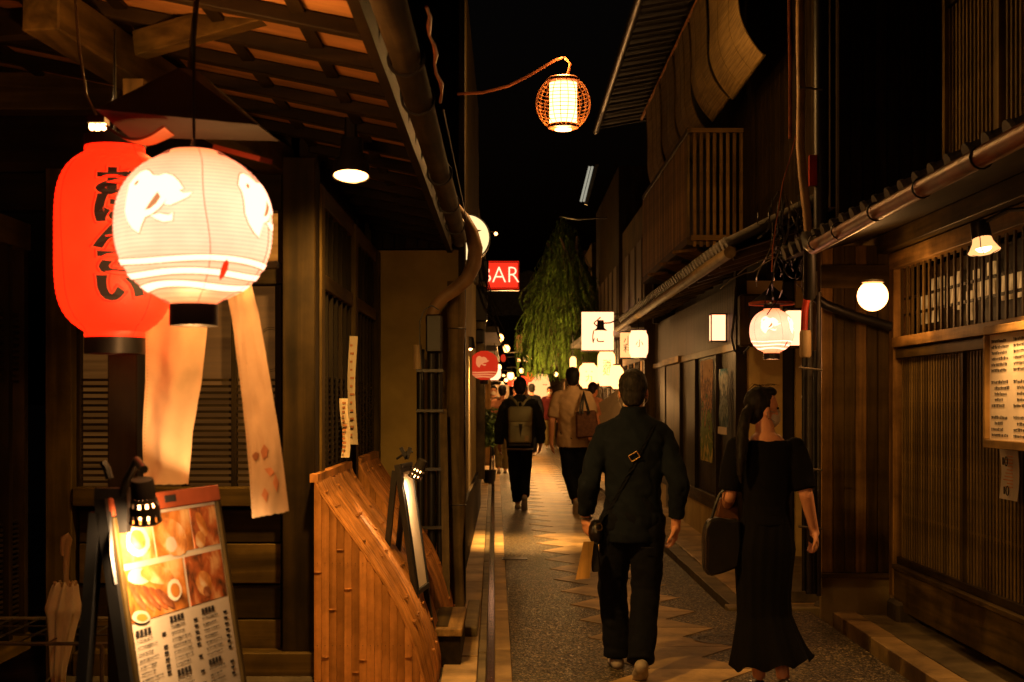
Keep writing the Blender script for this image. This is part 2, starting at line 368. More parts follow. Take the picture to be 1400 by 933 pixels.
def textmb(s, size, offset=0, extrude=0, sx=1.0):
    cu = bpy.data.curves.new('t', 'FONT'); cu.body = s; cu.size = size; cu.align_x = 'CENTER'; cu.align_y = 'CENTER'
    cu.offset = offset; cu.extrude = extrude; cu.resolution_u = 3; cu.space_line = .86
    o = bpy.data.objects.new('t', cu); COL.objects.link(o)
    dg = bpy.context.evaluated_depsgraph_get(); me = o.evaluated_get(dg).to_mesh()
    mb = MB().add([Vector((v.co.x*sx, v.co.y, v.co.z)) for v in me.vertices], [tuple(p.vertices) for p in me.polygons])
    o.evaluated_get(dg).to_mesh_clear(); bpy.data.objects.remove(o); bpy.data.curves.remove(cu)
    return mb
def polymb(poly, cuts=2):
    me = bpy.data.meshes.new('p'); bm = bmesh.new(); vs = [bm.verts.new((x, y, 0)) for x, y in poly]
    bm.faces.new(vs); bmesh.ops.triangulate(bm, faces=bm.faces[:])
    for _ in range(cuts): bmesh.ops.subdivide_edges(bm, edges=bm.edges[:], cuts=1, use_grid_fill=True)
    bmesh.ops.triangulate(bm, faces=bm.faces[:])
    bm.verts.index_update()
    mb = MB().add([v.co.copy() for v in bm.verts], [tuple(v.index for v in f.verts) for f in bm.faces]); bm.free()
    bpy.data.meshes.remove(me); return mb
def mapped(mb, fn):
    mb.v = [Vector(fn(v.x, v.y, v.z)) for v in mb.v]; return mb
def setting(name, mb, mat, **kw): return part(name, mb, mat, None, kind='structure', **kw)

# ================================================================ THE GROUND
def strip(x0, x1, d0, d1, off, th, mb=None, jig=0):
    mb = mb or MB(); vs = []
    for z in (-th, 0):
        for x, d in ((x0, d0), (x1, d0), (x1, d1), (x0, d1)): vs.append((gx(x, d), d, zg(d)+off+z))
    return mb.add(vs, [(0,3,2,1),(4,5,6,7),(0,1,5,4),(1,2,6,5),(2,3,7,6),(3,0,4,7)])
mb = MB().add([(-60, -5, zg(-5)-.12), (60, -5, zg(-5)-.12), (60, 160, zg(160)-.12), (-60, 160, zg(160)-.12)], [(0, 1, 2, 3)])
setting('ground', mb, 'dirt')
mb = strip(.03, 1.6, 10.25, 70, 0, .11); strip(.03, 2.2, 1.0, 10.25, 0, .11, mb)
road = setting('road', mb, 'agg')
ZT = [(4, .62), (6, .60), (8.6, .573), (10.4, .503), (11.8, .419), (13.5, .372), (15, .315), (18, .29), (25, .25), (70, -.1)]
def zt(d):
    for (a, xa), (b, xb) in zip(ZT, ZT[1:]):
        if d <= b: return xa + (xb-xa)*(d-a)/(b-a)
    return ZT[-1][1]
d = 5.3; k = 0
while d < 46:
    s = .70; x = zt(d+s*.5); g = .006; jt = random.uniform(-.015, .015)
    wob = lambda a: a + random.uniform(-.012, .012)
    g = .0015; xr = zt(d)
    poly = [(xr+.24, d+g), (wob(x+.84), d+g+.01), (wob(x+.57), d+s*.5), (wob(x+.84), d+s-g), (zt(d+s)+.24, d+s-g), (wob(x-.02+jt), d+s*.47)]
    m_ = MB().prism(poly, -.02, .004, fn=lambda X, Y, Z: (X, Y, zg(Y)+Z))
    part('paving_slab', m_, 'slab', road); d += s; k += 1
# a covered drain ring in the paving
m_ = MB(); c0 = (1.36, 9.05)
for i in range(28):
    t0, t1 = 2*math.pi*i/28, 2*math.pi*(i+1)/28
    q = [(c0[0]+r_*math.cos(t), c0[1]+1.0*r_*math.sin(t), zg(9.05)+.008) for t, r_ in ((t0, .15), (t1, .15), (t1, .175), (t0, .175))]
    m_.add(q, [(0, 1, 2, 3)])
part('drain_ring', m_, 'dirt', road)
m_ = strip(.0, .24, 13.3, 13.5, .006, .01); part('drain_grate', m_, 'dark_metal', road)
def slabs(name, x0, x1, d0, d1, L, off, mat, parent):
    d = d0; n = 0
    while d < d1-.05 and n < 90:
        e = min(d+L*random.uniform(.85, 1.15), d1); part(name, strip(x0, x1, d+.004, e-.004, off+random.uniform(-.003, .003), .12), mat, parent, bev=.004); d = e; n += 1
def setgroup(name, x0, x1, d0, d1):
    return setting(name, strip(x0, x1, d0, d1, -.09, .02), 'dirt')
lk = setgroup('left_kerb', -.068, .028, 3, 60); slabs('kerb_stone', -.068, .028, 3.2, 40, .75, .004, 'slab', lk)
slabs('kerb_stone', -.165, -.118, 3.2, 40, .9, .012, 'kerb', lk)
lg = setgroup('left_gutter', -.118, -.07, 3, 60); part('water', strip(-.116, -.07, 3, 45, -.07, .01), 'water', lg)
lp = setgroup('left_pavement', -.36, -.17, 3, 60); slabs('paving_stone', -.36, -.168, 3.2, 34, 1.1, .02, 'slab', lp)
setting('left_path', strip(-6, -.362, 2, 60, .0, .1), 'kerb')
rk = setgroup('right_kerb', 1.665, 1.80, 10.3, 60); slabs('kerb_stone', 1.665, 1.80, 10.3, 40, .8, .012, 'kerb', rk)
part('water', strip(1.602, 1.664, 10.3, 45, -.07, .01), 'water', rk)
rp = setgroup('right_pavement', 1.803, 2.3, 10.3, 60); slabs('paving_stone', 1.803, 2.35, 10.45, 40, .95, .02, 'slab', rp)
part('cross_kerb', strip(1.62, 2.5, 10.26, 10.44, .02, .12), 'kerb', rp, bev=.006)
rn = setgroup('near_kerb', 2.2, 2.8, 3, 10.25)
slabs('kerb_stone', 2.31, 2.47, 3.5, 10.25, 1.5, .03, 'slab', rn); slabs('kerb_stone', 2.49, 2.80, 3.5, 10.25, 1.9, .02, 'kerb', rn)
setting('right_path', strip(2.82, 9, 2, 10.25, -.01, .1), 'kerb')
part('rubble_stone', MB().ball((2.30, 10.35, zg(10)+.03), (.07, .06, .035), 8), 'stone', rn, smooth=True)

# ================================================================ LANTERNS
def prof(t, p, q=2.0): return max(0.0, 1-abs(t)**p)**(1/q)
BIRD = [(-.50,.30),(-.44,.40),(-.38,.47),(-.28,.50),(-.18,.47),(-.08,.40),(.02,.39),(.12,.42),(.24,.38),(.34,.28),(.40,.18),(.30,.13),(.20,.08),(.16,-.02),(.10,-.10),(.0,-.18),(-.10,-.22),(-.16,-.34),(-.20,-.44),(-.30,-.38),(-.40,-.26),(-.46,-.12),(-.46,.06),(-.47,.20)]
TAIL1 = [(.20,.10),(.30,.18),(.40,.12),(.52,.14),(.46,.06),(.36,.0),(.24,-.06),(.16,-.05)]
FOOT = [(-.02,-.20),(.10,-.17),(.22,-.20),(.28,-.16),(.27,-.28),(.16,-.30),(.06,-.26)]
WING = [(.06,.14),(.08,.02),(.02,-.06),(-.10,-.12),(-.02,-.10),(.06,-.03),(.11,.06)]
EYE = [(-.37,.29),(-.34,.33),(-.31,.34),(-.29,.31),(-.31,.27),(-.35,.26)]
def grow(poly, k):
    out = []; n = len(poly)
    for i in range(n):
        a, b, c = Vector(poly[i-1]), Vector(poly[i]), Vector(poly[(i+1) % n])
        e = (c-a).normalized(); out.append((b.x - e.y*-k*-1 if False else b.x + e.y*-k, b.y + e.x*k))
    return out
def lantern(name, label, cat, c, Rm, H, p, mats, open_r=.45, birds=(0,), stripes=True, seams=(24,), detail=True, text=None, hood=False, group=None, cap='black', blossom=False):
    shell, mark, line = mats
    c = Vector(c); t_ = thing(name, label, cat, c, group)
    tmax = 1.0
    def rad(z): return Rm*max(open_r, prof(min(.999, abs(z)/(H/2)), p))
    n = 66 if detail else 20; pr = []
    for i in range(n+1):
        z = -H/2 + H*i/n; rr = rad(z)
        if detail: rr += (.0012 if i % 2 else -.0006)*Rm/.18
        pr.append((rr, z))
    part('paper_shell', MB().lathe(pr, c, 48 if detail else 20, closed=False), shell, t_, smooth=not detail or True)
    def on(th, z, off):      # th measured from the side that faces the street end
        rr = rad(z)+off; return c + Vector((rr*math.sin(th), -rr*math.cos(th), z))
    cr = Rm*open_r
    for zz, h_ in ((H/2, .035), (-H/2, -.05))[(1 if open_r == .30 else 0):]:
        part('rim', MB().lathe([(cr*.98, zz*1.0), (cr*1.03, zz), (cr*1.03, zz+h_*Rm/.18), (cr*.9, zz+h_*Rm/.18), (cr*.9, zz)], c, 24, closed=False), cap, t_, smooth=True)
    if detail:
        for a in seams:
            path = [on(R(a)+.05*math.sin(i/3.), -H/2+H*i/20, .0015) for i in range(0, 21)]
            part('seam', MB().tube(path, .0011*Rm/.18, 4), 'l_seam' if shell != 'l_red' else 'l_redline', t_)
    s = Rm*1.08
    for th in birds:
        def fn(off): return lambda x, y, z: on(R(th)+x*s/Rm*.90, y*s*.80+H*.105, off)
        bd = part('bird_emblem', mapped(polymb(BIRD, 3), fn(.003)), mark, t_)
        if detail:
            part('emblem_outline', mapped(polymb(grow(BIRD, .014), 3), fn(.0015)), line, t_)
            part('emblem_outline', mapped(polymb(grow(TAIL1, .012), 2), fn(.0016)), line, t_)
            part('emblem_outline', mapped(polymb(grow(FOOT, .012), 2), fn(.0016)), line, t_)
        part('bird_emblem', mapped(polymb(TAIL1, 2), fn(.0031)), mark, t_)
        part('bird_emblem', mapped(polymb(FOOT, 2), fn(.0031)), mark, t_)
        part('bird_wing', mapped(polymb(WING, 2), fn(.0042)), line if detail else shell, t_)
        part('bird_eye', mapped(polymb(EYE, 1), fn(.0042)), line if detail else shell, t_)
    if stripes:
        for k, zf in enumerate((-.245, -.325, -.40)):
            def band(w_, off, mat, nm):
                m_ = MB().grid(lambda u, v: on(2*math.pi*u, H*(zf+(v-.5)*w_)+.0035*Rm/.18*math.sin(2*math.pi*u*3+k), off), 60, 1)
                part(nm, m_, mat, t_)
            if detail: band(.048, .0012, line, 'stripe_outline')
            band(.034, .0025, mark, 'stripe')
    if blossom:
        part('red_seal', mapped(polymb([(math.cos(a)*.055, math.sin(a)*.075) for a in [i*math.pi/4 for i in range(8)]], 1), lambda x, y, z: on(R(38)+x, y*.3-H*.305, .0045)), 'l_red', t_)
    if text:
        for off, mat, nm, o2 in ((.065, 'l_redline', 'letter_outline', .0012), (.045, 'l_redlight', 'letter_halo', .0022), (.034, 'l_ink', 'lettering', .0032)):
            tm = textmb(text, .082, offset=off*.13, sx=1.75)
            part(nm, mapped(tm, lambda x, y, z: on(R(20)+x/Rm*.98, y*.98, o2)), mat, t_)
    if hood:
        hr = Rm*.98
        part('hood', MB().lathe([(.01, H/2+.17), (hr*.5, H/2+.11), (hr*1.02, H/2+.045), (hr, H/2+.04), (hr*.5, H/2+.10), (.01, H/2+.155)], c, 32), cap, t_, smooth=True)
        part('hood_rim', MB().lathe([(hr*1.0, H/2+.036), (hr*1.06, H/2+.030), (hr*1.07, H/2+.048), (hr*1.0, H/2+.052), (hr, H/2+.036)], c, 32, closed=False), 'lacquer_redlit', t_, smooth=True)  # rim colour stands for red light falling on dark metal
    part('hanging_cord', MB().tube([c+Vector((0, 0, H/2)), c+Vector((0, 0, H/2+.32))], .004, 5), 'black', t_)
    return t_
WL = P(265, 312, 3.3)
lantern('paper_lantern', 'large round white paper lantern with a plover emblem, hanging in the left foreground', 'lantern', WL, .180, .355, 2.35,
        ('l_white', 'l_bird', 'l_line'), open_r=.30, birds=(-17, 76), seams=(-72, 22, 80), hood=False, blossom=True)
light('lantern_fill', WL+Vector((0, -.02, -.27)), 9.5, (1, .46, .14), .05); light('lantern_fill', WL+Vector((-.15, 1.0, .52)), 6, (1, .42, .09), .08); light('lantern_fill', WL+Vector((.0, .33, -.05)), 9, (1, .50, .14), .05)  # the second and third are added to brighten eave boards and cloth
light('lantern_fill', P(157, 332, 3.85)+Vector((0, .3, .30)), 9, (1, .30, .06), .06)
# bracket hood over the two foreground lanterns
h_ = thing('lantern_hood', 'dark sheet-metal hood with rim painted as red-lit above the two foreground lanterns', 'lantern hood', P(262, 165, 3.5))
hc = P(258, 150, 3.55)
m_ = MB().add([hc+Vector((-.02, -.02, .10)), hc+Vector((.02, .02, .10)), hc+Vector((.20, -.16, -.07)), hc+Vector((.2, .16, -.05)), hc+Vector((-.19, .16, -.04)), hc+Vector((-.19, -.15, -.03)), hc+Vector((0, 0, -.05))],
              [(0, 5, 2), (0, 2, 1), (1, 2, 3), (1, 3, 4), (0, 1, 4), (0, 4, 5), (2, 5, 6), (3, 2, 6), (4, 3, 6), (5, 4, 6)])
part('hood_panel', m_, 'ink', h_)
a0 = P(150, 178, 3.52); a1 = P(232, 180, 3.4)
m_ = MB().grid(lambda u, v: a0.lerp(a1, u)+Vector((0, .10*(v-.5), -.034*math.sin(math.pi*u)*(1-.2*v))), 14, 3, thick=.006)
part('hood_rim', m_, 'lacquer_redlit', h_, smooth=True)  # red light from the lantern put into the rim colour
m_ = MB().beam(P(300, 203, 3.42), P(364, 220, 3.36), .05, .012); part('hood_rim', m_, 'lacquer_redlit', h_)  # red glow painted on this rim piece as well
part('bracket', MB().tube([hc+Vector((0, 0, .06)), hc+Vector((.0, .1, .32)), hc+Vector((-.02, .3, .5))], .008, 6), 'black', h_)
lb = thing('hanging_bulbs', 'small bare bulbs half hidden behind the top of the red lantern', 'light bulbs', P(135, 174, 3.9))
for q in range(3): part('bulb', MB().ball(P(126+q*8, 173+(q % 2)*2, 3.9), (.009, .009, .012), 8), 'l_bulb', lb, smooth=True)
light('lamp_light', (-1.13, 3.98, 2.31), 13, (1, .55, .18), .04, lb)  # extra light at the bulbs, added to brighten umbrella and end wall
part('socket', MB().box(P(119, 168, 3.88), P(150, 163, 3.93)), 'black', lb)
part('cord', MB().tube([P(135, 165, 3.9), P(118, 130, 3.95), P(108, 60, 4.0), P(100, -40, 4.1)], .004, 5), 'dark_metal', lb)
lantern('paper_lantern', 'tall red paper lantern with black lettering, behind the large white one', 'lantern', P(157, 332, 3.85), .158, .515, 4.2,
        ('l_red', 'l_redlight', 'l_redline'), open_r=.50, birds=(), stripes=False, seams=(-42, 50), text='お\nば\nん\nざ\nい')
rl = thing('paper_lantern', 'round white plover lantern hanging before the right-hand restaurant entrance', 'lantern') if False else None
lantern('paper_lantern', 'round white plover lantern under a hood with rim painted as red-lit, on the right side', 'lantern', P(1055, 453, 10.6), .163, .33, 2.35,
        ('l_white', 'l_bird', 'l_line'), open_r=.36, birds=(-14, 66), seams=(18, -60, 80), hood=True, blossom=True)
lantern('paper_lantern', 'small dim red lantern with a plover emblem on the left house corner', 'lantern', P(662, 500, 16.0), .158, .325, 2.6,
        ('l_dimred', 'l_dimpale', 'l_dimpale'), open_r=.3, birds=(-8,), seams=(), stripes=True, hood=False)

# hanging basket lamp over the street
BC = P(770, 142, 10.4)
bl = thing('basket_lantern', 'glowing woven basket lantern hanging over the middle of the street', 'lantern', BC)
part('light_cylinder', MB().lathe([(.097, -.155), (.1, -.15), (.1, .145), (.097, .15)], BC, 32), 'l_warm', bl, smooth=True)
part('top_ring', MB().lathe([(.10, .150), (.125, .16), (.122, .178), (.105, .19), (.02, .195)], BC, 28), 'rustgutter', bl, smooth=True)
part('bottom_ring', MB().lathe([(.10, -.185), (.112, -.18), (.116, -.155), (.10, -.15), (.098, -.18)], BC, 28, closed=False), 'rustgutter', bl, smooth=True)
part('bottom_pane', MB().lathe([(.001, -.196), (.062, -.195), (.062, -.185), (.001, -.184)], BC, 20), 'l_warm', bl)
br = lambda z: .198*math.sqrt(max(.0, 1-(z/.205)**2))+.002
for i in range(22):
    t = 2*math.pi*i/22
    part('basket_rib', MB().tube([BC+Vector((br(z)*math.cos(t), br(z)*math.sin(t), z)) for z in [-.17+.34*j/14 for j in range(15)]], .0028, 5), 'bamboo', bl)
for i in range(13):
    z = -.16+.32*i/12; rr = br(z)-.004
    part('basket_hoop', MB().tube([BC+Vector((rr*math.cos(t), rr*math.sin(t), z)) for t in [2*math.pi*j/28 for j in range(29)]], .0026, 5, caps=False), 'bamboo', bl)
arm = thing('lamp_arm', 'thin curved metal arm reaching from the left wall to the basket lantern', 'lamp arm', P(637, 128, 10.4))
part('arm_tube', MB().tube([P(625, 129, 10.4), P(660, 127, 10.4), P(695, 118, 10.4), P(725, 103, 10.4), P(745, 91, 10.4), P(760, 82, 10.4), P(772, 79, 10.4), P(780, 88, 10.4), P(776, 104, 10.4)], .011, 7), 'rustgutter', arm, smooth=True)

# ================================================================ LEFT: TIMBER RESTAURANT
H1 = thing('timber_restaurant', 'dark timber restaurant front with lattice windows and a deep eave, filling the left side', 'building', (-1.7, 7.1, 0))
# end wall that faces the viewer
part('post', FB(62, 230, 98, 990, 7.04, .13), 'mid_z', H1, bev=.004)
part('corner_post', FB(386, 215, 431, 893, 7.0, .17), 'dark_z', H1, bev=.005)
part('lintel', FB(-60, 236, 385.5, 288, 7.08, .12), 'dark_x', H1, bev=.004)
part('lintel', FB(98.5, 360, 385.5, 389, 7.09, .10), 'dark_x', H1, bev=.004)
part('header_beam', FB(-120, 98, 165, 150, 6.7, .16), 'mid_x', H1, bev=.006)
part('header_wall', FB(-60, -60, 432, 235, 7.2, .06), 'dark_x', H1)
part('sill_rail', FB(98.5, 667, 385.5, 693, 7.03, .15), 'mid_x', H1, bev=.005)
w1 = part('window', BX(P(98.5, 392, 7.20), (P(386, 392, 7.2).x, 7.23, P(0, 666, 7.2).z)), 'w_dim', H1, label='main end-wall window with a dim bamboo blind')
w2 = part('window', BX(P(98.5, 288, 7.20), (P(386, 288, 7.2).x, 7.23, P(0, 360, 7.2).z)), 'w_amber', H1, label='small amber-lit transom window')
for x0, x1 in ((99, 110), (176, 184), (248, 256), (316, 323), (376, 385)):
    part('frame', FB(x0, 389.5, x1, 666, 7.12, .05), 'dark_z', w1, bev=.002)
for x0, x1 in ((99, 110), (176, 186), (290, 300), (380, 385.5)): part('frame', FB(x0, 288.5, x1, 359.5, 7.12, .05), 'dark_z', w2)
for i in range(17):
    y = 518+i*8.7; part('slat', FB(110, y, 376, y+3.6, 7.14, .02), 'dark_x', w1)
ring = P(390, 480, 7.19)
m_ = MB(); cc = P(370, 478, 7.185)
for rr in (.075, .068): m_.tube([cc+Vector((rr*math.cos(t), 0, rr*1.5*math.sin(t))) for t in [2*math.pi*j/24 for j in range(25)]], .0012, 4, caps=False)
part('blind_crest', m_, 'ink', w1)
part('boarding_backing', FB(98.5, 693, 385.5, 905, 7.15, .05), 'dark_x', H1)
for i, (y0, y1) in enumerate(((696, 742), (744, 798), (800, 846), (848, 889))):
    part('board', FB(108, y0, 384, y1, 7.10-.012*(i % 2), .04), 'mid_x' if i % 2 else 'dark_x', H1, bev=.004)
part('base_sill', FB(98.5, 893, 433, 926, 6.96, .24), 'mid_x', H1, bev=.006)
part('base_stone', FB(60, 927, 436, 990, 6.92, .3), 'stone', H1, bev=.02)
# recess side wall
XL = -2.42
part('side_wall', BX((XL-.25, 3.0, -.1), (XL-.2, 7.2, 3.2)), 'dark_z', H1)
for dd in (5.2, 5.6, 6.0, 6.52, 6.78, 7.0): part('lattice_bar', BX((XL-.02, dd, .35), (XL+.045, dd+.055, 2.3)), 'dark_z', H1)
part('side_rail', BX((XL-.03, 3.5, 2.25), (XL+.06, 7.05, 2.38)), 'mid_y', H1); part('side_rail', BX((XL-.03, 3.5, .28), (XL+.06, 7.05, .36)), 'mid_y', H1)
sl = boxmesh('side_slat', .018, 3.5, .012, 'dark_y')
for i in range(34):
    z = .40+i*.0245 if i < 22 else 1.60+(i-22)*.03
    inst('slat', sl, (XL+.01, 5.25, z), H1)
pl = part('side_pane', BX((XL-.08, 3.6, 1.62), (XL-.07, 7.03, 2.25)), 'w_dim', H1)
part('side_shutter', BX((XL-.08, 3.6, .3), (XL-.06, 7.03, 1.2)), 'w_faint', H1)
ps = thing('wall_poster', 'poster given an amber glow, with brush writing behind the bars at the left edge', 'poster', P(30, 560, 7.0))
part('poster_sheet', BX((XL-.20, 6.55, 1.30), (XL-.19, 6.93, 1.74)), 'w_poster', ps)  # amber light on the sheet is put in as emission
tm = textmb('お\n酒', .16); part('brush_lettering', mapped(tm, lambda x, y, z: (XL-.185, 6.74+x, 1.53+y)), 'ink', ps)
part('shelf', BX((XL-.2, 6.4, 1.22), (XL-.1, 7.03, 1.26)), 'light_y', ps)
# street facade
XF = -.95
def SB(d0, d1, z0, z1, x0=XF, th=.05): return BX((x0-th, d0, z0), (x0, d1, z1))
part('facade_wall', BX((XF-.14, 7.2, 0), (XF-.10, 10.5, 3.1)), 'dark_z', H1)
part('wall_board', SB(7.18, 10.5, .0, 1.06, XF-.02), 'dark_y', H1)
for z0, z1 in ((1.06, 1.13), (2.09, 2.17), (2.52, 2.62)): part('rail', SB(7.18, 10.5, z0, z1, XF, .08), 'mid_y', H1, bev=.004)
for i, (da, db) in enumerate(((7.2, 8.75), (8.95, 10.45))):
    wn = part('window', SB(da, db, 1.13, 2.09, XF-.06, .02), 'w_faint', H1, label='dark latticed street window nearer the corner post' if i == 0 else 'dark latticed street window beside the tan wall')
    tr = part('window', SB(da, db, 2.17, 2.52, XF-.06, .02), 'w_faint', H1, label='dark barred transom nearer the corner post' if i == 0 else 'dark barred transom beside the tan wall')
    n = 7
    for j in range(n+1):
        dd = da+(db-da)*j/n; part('frame', SB(dd-.018, dd+.018, 1.13, 2.09, XF-.01, .035), 'dark_z', wn)
        part('frame', SB(dd-.012, dd+.012, 2.17, 2.52, XF-.01, .035), 'dark_z', tr)
    for j in range(17): part('slat', SB(da, db, 1.145+j*.030, 1.145+j*.030+.012, XF-.02, .02), 'dark_y', wn)
for dd in (7.16, 8.78, 10.35): part('post', SB(dd, dd+.13, .0, 2.6, XF+.02, .12), 'mid_z', H1, bev=.004)
part('drain_rod', MB().tube([P(487, 300, 8.95), P(487, 700, 8.95)], .012, 6), 'black', H1)
for k, (x0, y0, x1, y1, dd, lb_) in enumerate(((458, 545, 468, 626, 8.02, 'short pale paper strip with a curled foot on the left lattice window'), (472, 460, 480, 608, 8.42, 'long mottled paper strip high on the left lattice window'))):
    st = thing('paper_strip', lb_, 'paper notice', (XF, dd, 1.3))
    z1, z0 = P(0, y0, dd).z, P(0, y1, dd).z
    part('sheet', MB().grid(lambda u, v: (XF+.015+.046*u+.008*math.sin(v*5+k*2), dd+.012*math.sin(v*4+k+u*2), z0+(z1-z0)*v), 3, 12, thick=.0015), 'paper', st)
    m_ = MB()
    for j in range(12):
        zz = z0+(z1-z0)*(.08+.075*j); m_.box((XF+.024, dd-.020, zz), (XF+.034+random.random()*.016, dd-.018, zz+.012))
    part('print', m_, 'clothprint', st)
# eave: boards, rafters, battens
def roofz(x): return 2.63 + (-.31-x)*.20
part('eave_board', MB().add([(-.40, 2.4, roofz(-.40)+.048), (-3.4, 2.4, roofz(-3.4)+.048), (-3.4, 7.15, roofz(-3.4)+.048), (-1.0, 7.15, roofz(-1.0)+.048), (-1.0, 10.48, roofz(-1.0)+.048), (-.40, 10.48, roofz(-.4)+.048)], [(0, 1, 2, 3, 4, 5)]), 'ceil', H1)
part('roof_tile_bed', MB().add([(-.36, 2.4, roofz(-.36)+.13), (-3.4, 2.4, roofz(-3.4)+.16), (-3.4, 10.48, roofz(-3.4)+.16), (-.36, 10.48, roofz(-.36)+.13)], [(3, 2, 1, 0)]), 'tile', H1)
for i in range(18):
    dd = 2.72+i*.45
    xe = -3.2 if dd < 7 else -1.0
    part('rafter', MB().beam((xe, dd, roofz(xe)+.02), (-.40, dd, roofz(-.40)+.02), .06, .05), 'dark_x', H1, bev=.004)
for x in (-.66, -.98, -1.34, -1.74, -2.2, -2.8):
    e = 7.1 if x < -1 else 10.45
    part('batten', BX((x-.022, 2.4, roofz(x)+.028), (x+.022, e, roofz(x)+.044)), 'dark_y', H1)
part('fascia_board', BX((-.44, 2.4, 2.60), (-.405, 10.48, 2.72)), 'dark_y', H1)
part('hip_beam', MB().beam(P(55, 10, 4.6), P(385, 225, 7.2), .13, .15), 'mid_y', H1, bev=.006)
part('tie_beam', MB().beam(P(190, 62, 5.0), P(450, -12, 4.7), .07, .09), 'mid_x', H1, bev=.004)
part('tie_beam', MB().beam(P(-60, 40, 4.9), P(70, 30, 4.7), .07, .09), 'dark_x', H1)
part('hanging_post', FB(168, 108, 196, 172, 4.6, .08), 'mid_z', H1)
# gutter: half-round pipe with straps, a twisted cable along it
gt = thing('roof_gutter', 'weathered round gutter pipe running along the edge of the left eave', 'gutter', (-.33, 6, 2.6))
segs = [(2.3, 4.6), (4.58, 6.9), (6.88, 9.75)]
for k, (a, b) in enumerate(segs):
    part('gutter_pipe', MB().tube([(-.325, a, 2.615), (-.325+.004*k, (a+b)/2, 2.60), (-.325, b, 2.61)], [.054, .052, .050], 12), 'gutter', gt, smooth=True)
for a in (3.2, 4.58, 5.2, 6.88, 7.9, 8.9): part('strap', MB().tube([(-.325+.058*math.cos(t), a, 2.607+.058*math.sin(t)) for t in [2*math.pi*j/16 for j in range(17)]], .006, 5, caps=False), 'black', gt)
part('gutter_cable', MB().tube([P(583+i*2.2+3*math.sin(i*1.7), 10+i*13, 3.85+i*.12) for i in range(11)], [.004+.002*(i % 3) for i in range(11)], 6), 'rustgutter', gt)
part('gutter_cable', MB().tube([P(606+i*3.6, 150+i*17, 5.3+i*.5) for i in range(10)], .0035, 5), 'dark_metal', gt)
dp = thing('downpipe', 'fat S-shaped rubber pipe bending from the eave into a black box', 'pipe', P(590, 430, 10.0))
pp = [(622, 285), (634, 300), (644, 318), (650, 340), (648, 362), (638, 382), (622, 396), (606, 407), (595, 420), (588, 440)]
part('bent_pipe', MB().tube([P(x, y, 9.9) for x, y in pp], [.042, .046, .05, .052, .052, .05, .047, .044, .041, .04], 12), 'pipe', dp, smooth=True)
part('junction_box', FB(582, 430, 604, 482, 9.85, .14), 'black', dp, bev=.01)
for x, w_ in ((575, .028), (590, .03), (601, .022)): part('vertical_pipe', MB().tube([P(x, 478, 9.95), P(x, 700, 9.95), P(x+1, 880, 9.95)], w_, 8), 'black', dp, smooth=True)
part('pipe_cap', MB().tube([P(571, 472, 9.93), P(571, 505, 9.93)], .03, 10), 'cream', dp, smooth=True)
part('loop_cable', MB().tube([P(x, y, 9.86) for x, y in ((578, 520), (574, 470), (574, 440), (580, 424), (590, 418), (600, 424))], .005, 5), 'black', dp)
for y in (505, 560, 640, 720): part('pipe_bracket', FB(569, y, 606, y+4, 9.86, .05), 'dark_metal', dp)

# wing wall
W1 = thing('wing_wall', 'tan plaster wing wall with dark boards above, closing off the left shop', 'wall', (-.62, 10.5, 0))
part('plaster_panel', BX((XF-.02, 10.5, .05), (-.315, 10.62, 2.62)), 'plaster', W1)
for k in range(8):
    x0 = -1.0+k*.0855; part('upper_board', BX((x0, 10.49-.006*(k % 2), 2.63), (x0+.083, 10.62, 5.2)), 'dark_z', W1, bev=.003)
part('corner_board', BX((-.355, 10.40, -.05), (-.305, 10.64, 5.2)), 'dark_z', W1, bev=.004)
part('base_board', BX((-.97, 10.44, -.1), (-.36, 10.50, .22)), 'dark_x', W1)
lg_ = thing('log_post', 'rough weathered log post standing at the corner of the tan wall', 'post', P(625, 840, 10.1))
part('log', MB().tube([P(623+1.2*math.sin(i*1.3), 385+i*45, 10.15) for i in range(11)], [.062+.006*math.sin(i*2.1) for i in range(11)], 14), 'log', lg_, smooth=True)
for y in (450, 690): part('wire_band', MB().tube([P(624, y, 10.15)+Vector((.07*math.cos(t), .07*math.sin(t), 0)) for t in [2*math.pi*j/14 for j in range(15)]], .004, 4, caps=False), 'dark_metal', lg_)
bd_ = thing('leaning_plank', 'narrow weathered plank leaning between the pipes and the log post', 'plank', P(608, 860, 9.8))
part('plank', MB().beam(P(606, 560, 9.9), P(611, 850, 9.75), .05, .02, up=(0, 1, 0)), 'log', bd_)

# ceiling lamp under the eave
CLP = P(480, 238, 6.3)
_q = Matrix.Rotation(R(-13), 3, 'X') @ Matrix.Rotation(R(0), 3, 'Y')
def tl(m_): m_.v = [CLP+_q @ (v-CLP) for v in m_.v]; return m_
cl = thing('eave_lamp', 'black can lamp with a glowing mouth hanging under the left eave', 'lamp', CLP)
part('lamp_can', tl(MB().lathe([(.035, .165), (.05, .16), (.052, .07), (.078, .045), (.086, -.012), (.080, -.012), (.07, .03), (.01, .05)], CLP, 28)), 'black', cl, smooth=True)
part('glowing_mouth', tl(MB().lathe([(.001, -.010), (.076, -.010), (.074, .002), (.001, .004)], CLP, 24)), 'l_warm', cl)
part('lamp_neck', MB().tube([CLP+Vector((0, 0, .16)), CLP+Vector((0, 0, .30))], .03, 10), 'black', cl)
for s_ in (-1, 1): part('lamp_cable', MB().tube([CLP+Vector((.04*s_, 0, .09)), CLP+Vector((.07*s_, 0, .07)), CLP+Vector((.075*s_, 0, .04))], .003, 4), 'black', cl)
light('lamp_light', CLP+Vector((0, 0, -.03)), 290, (1, .50, .11), .06, cl, spot=128, tgt=CLP+Vector((.16, 1.3, -2)), blend=.9)

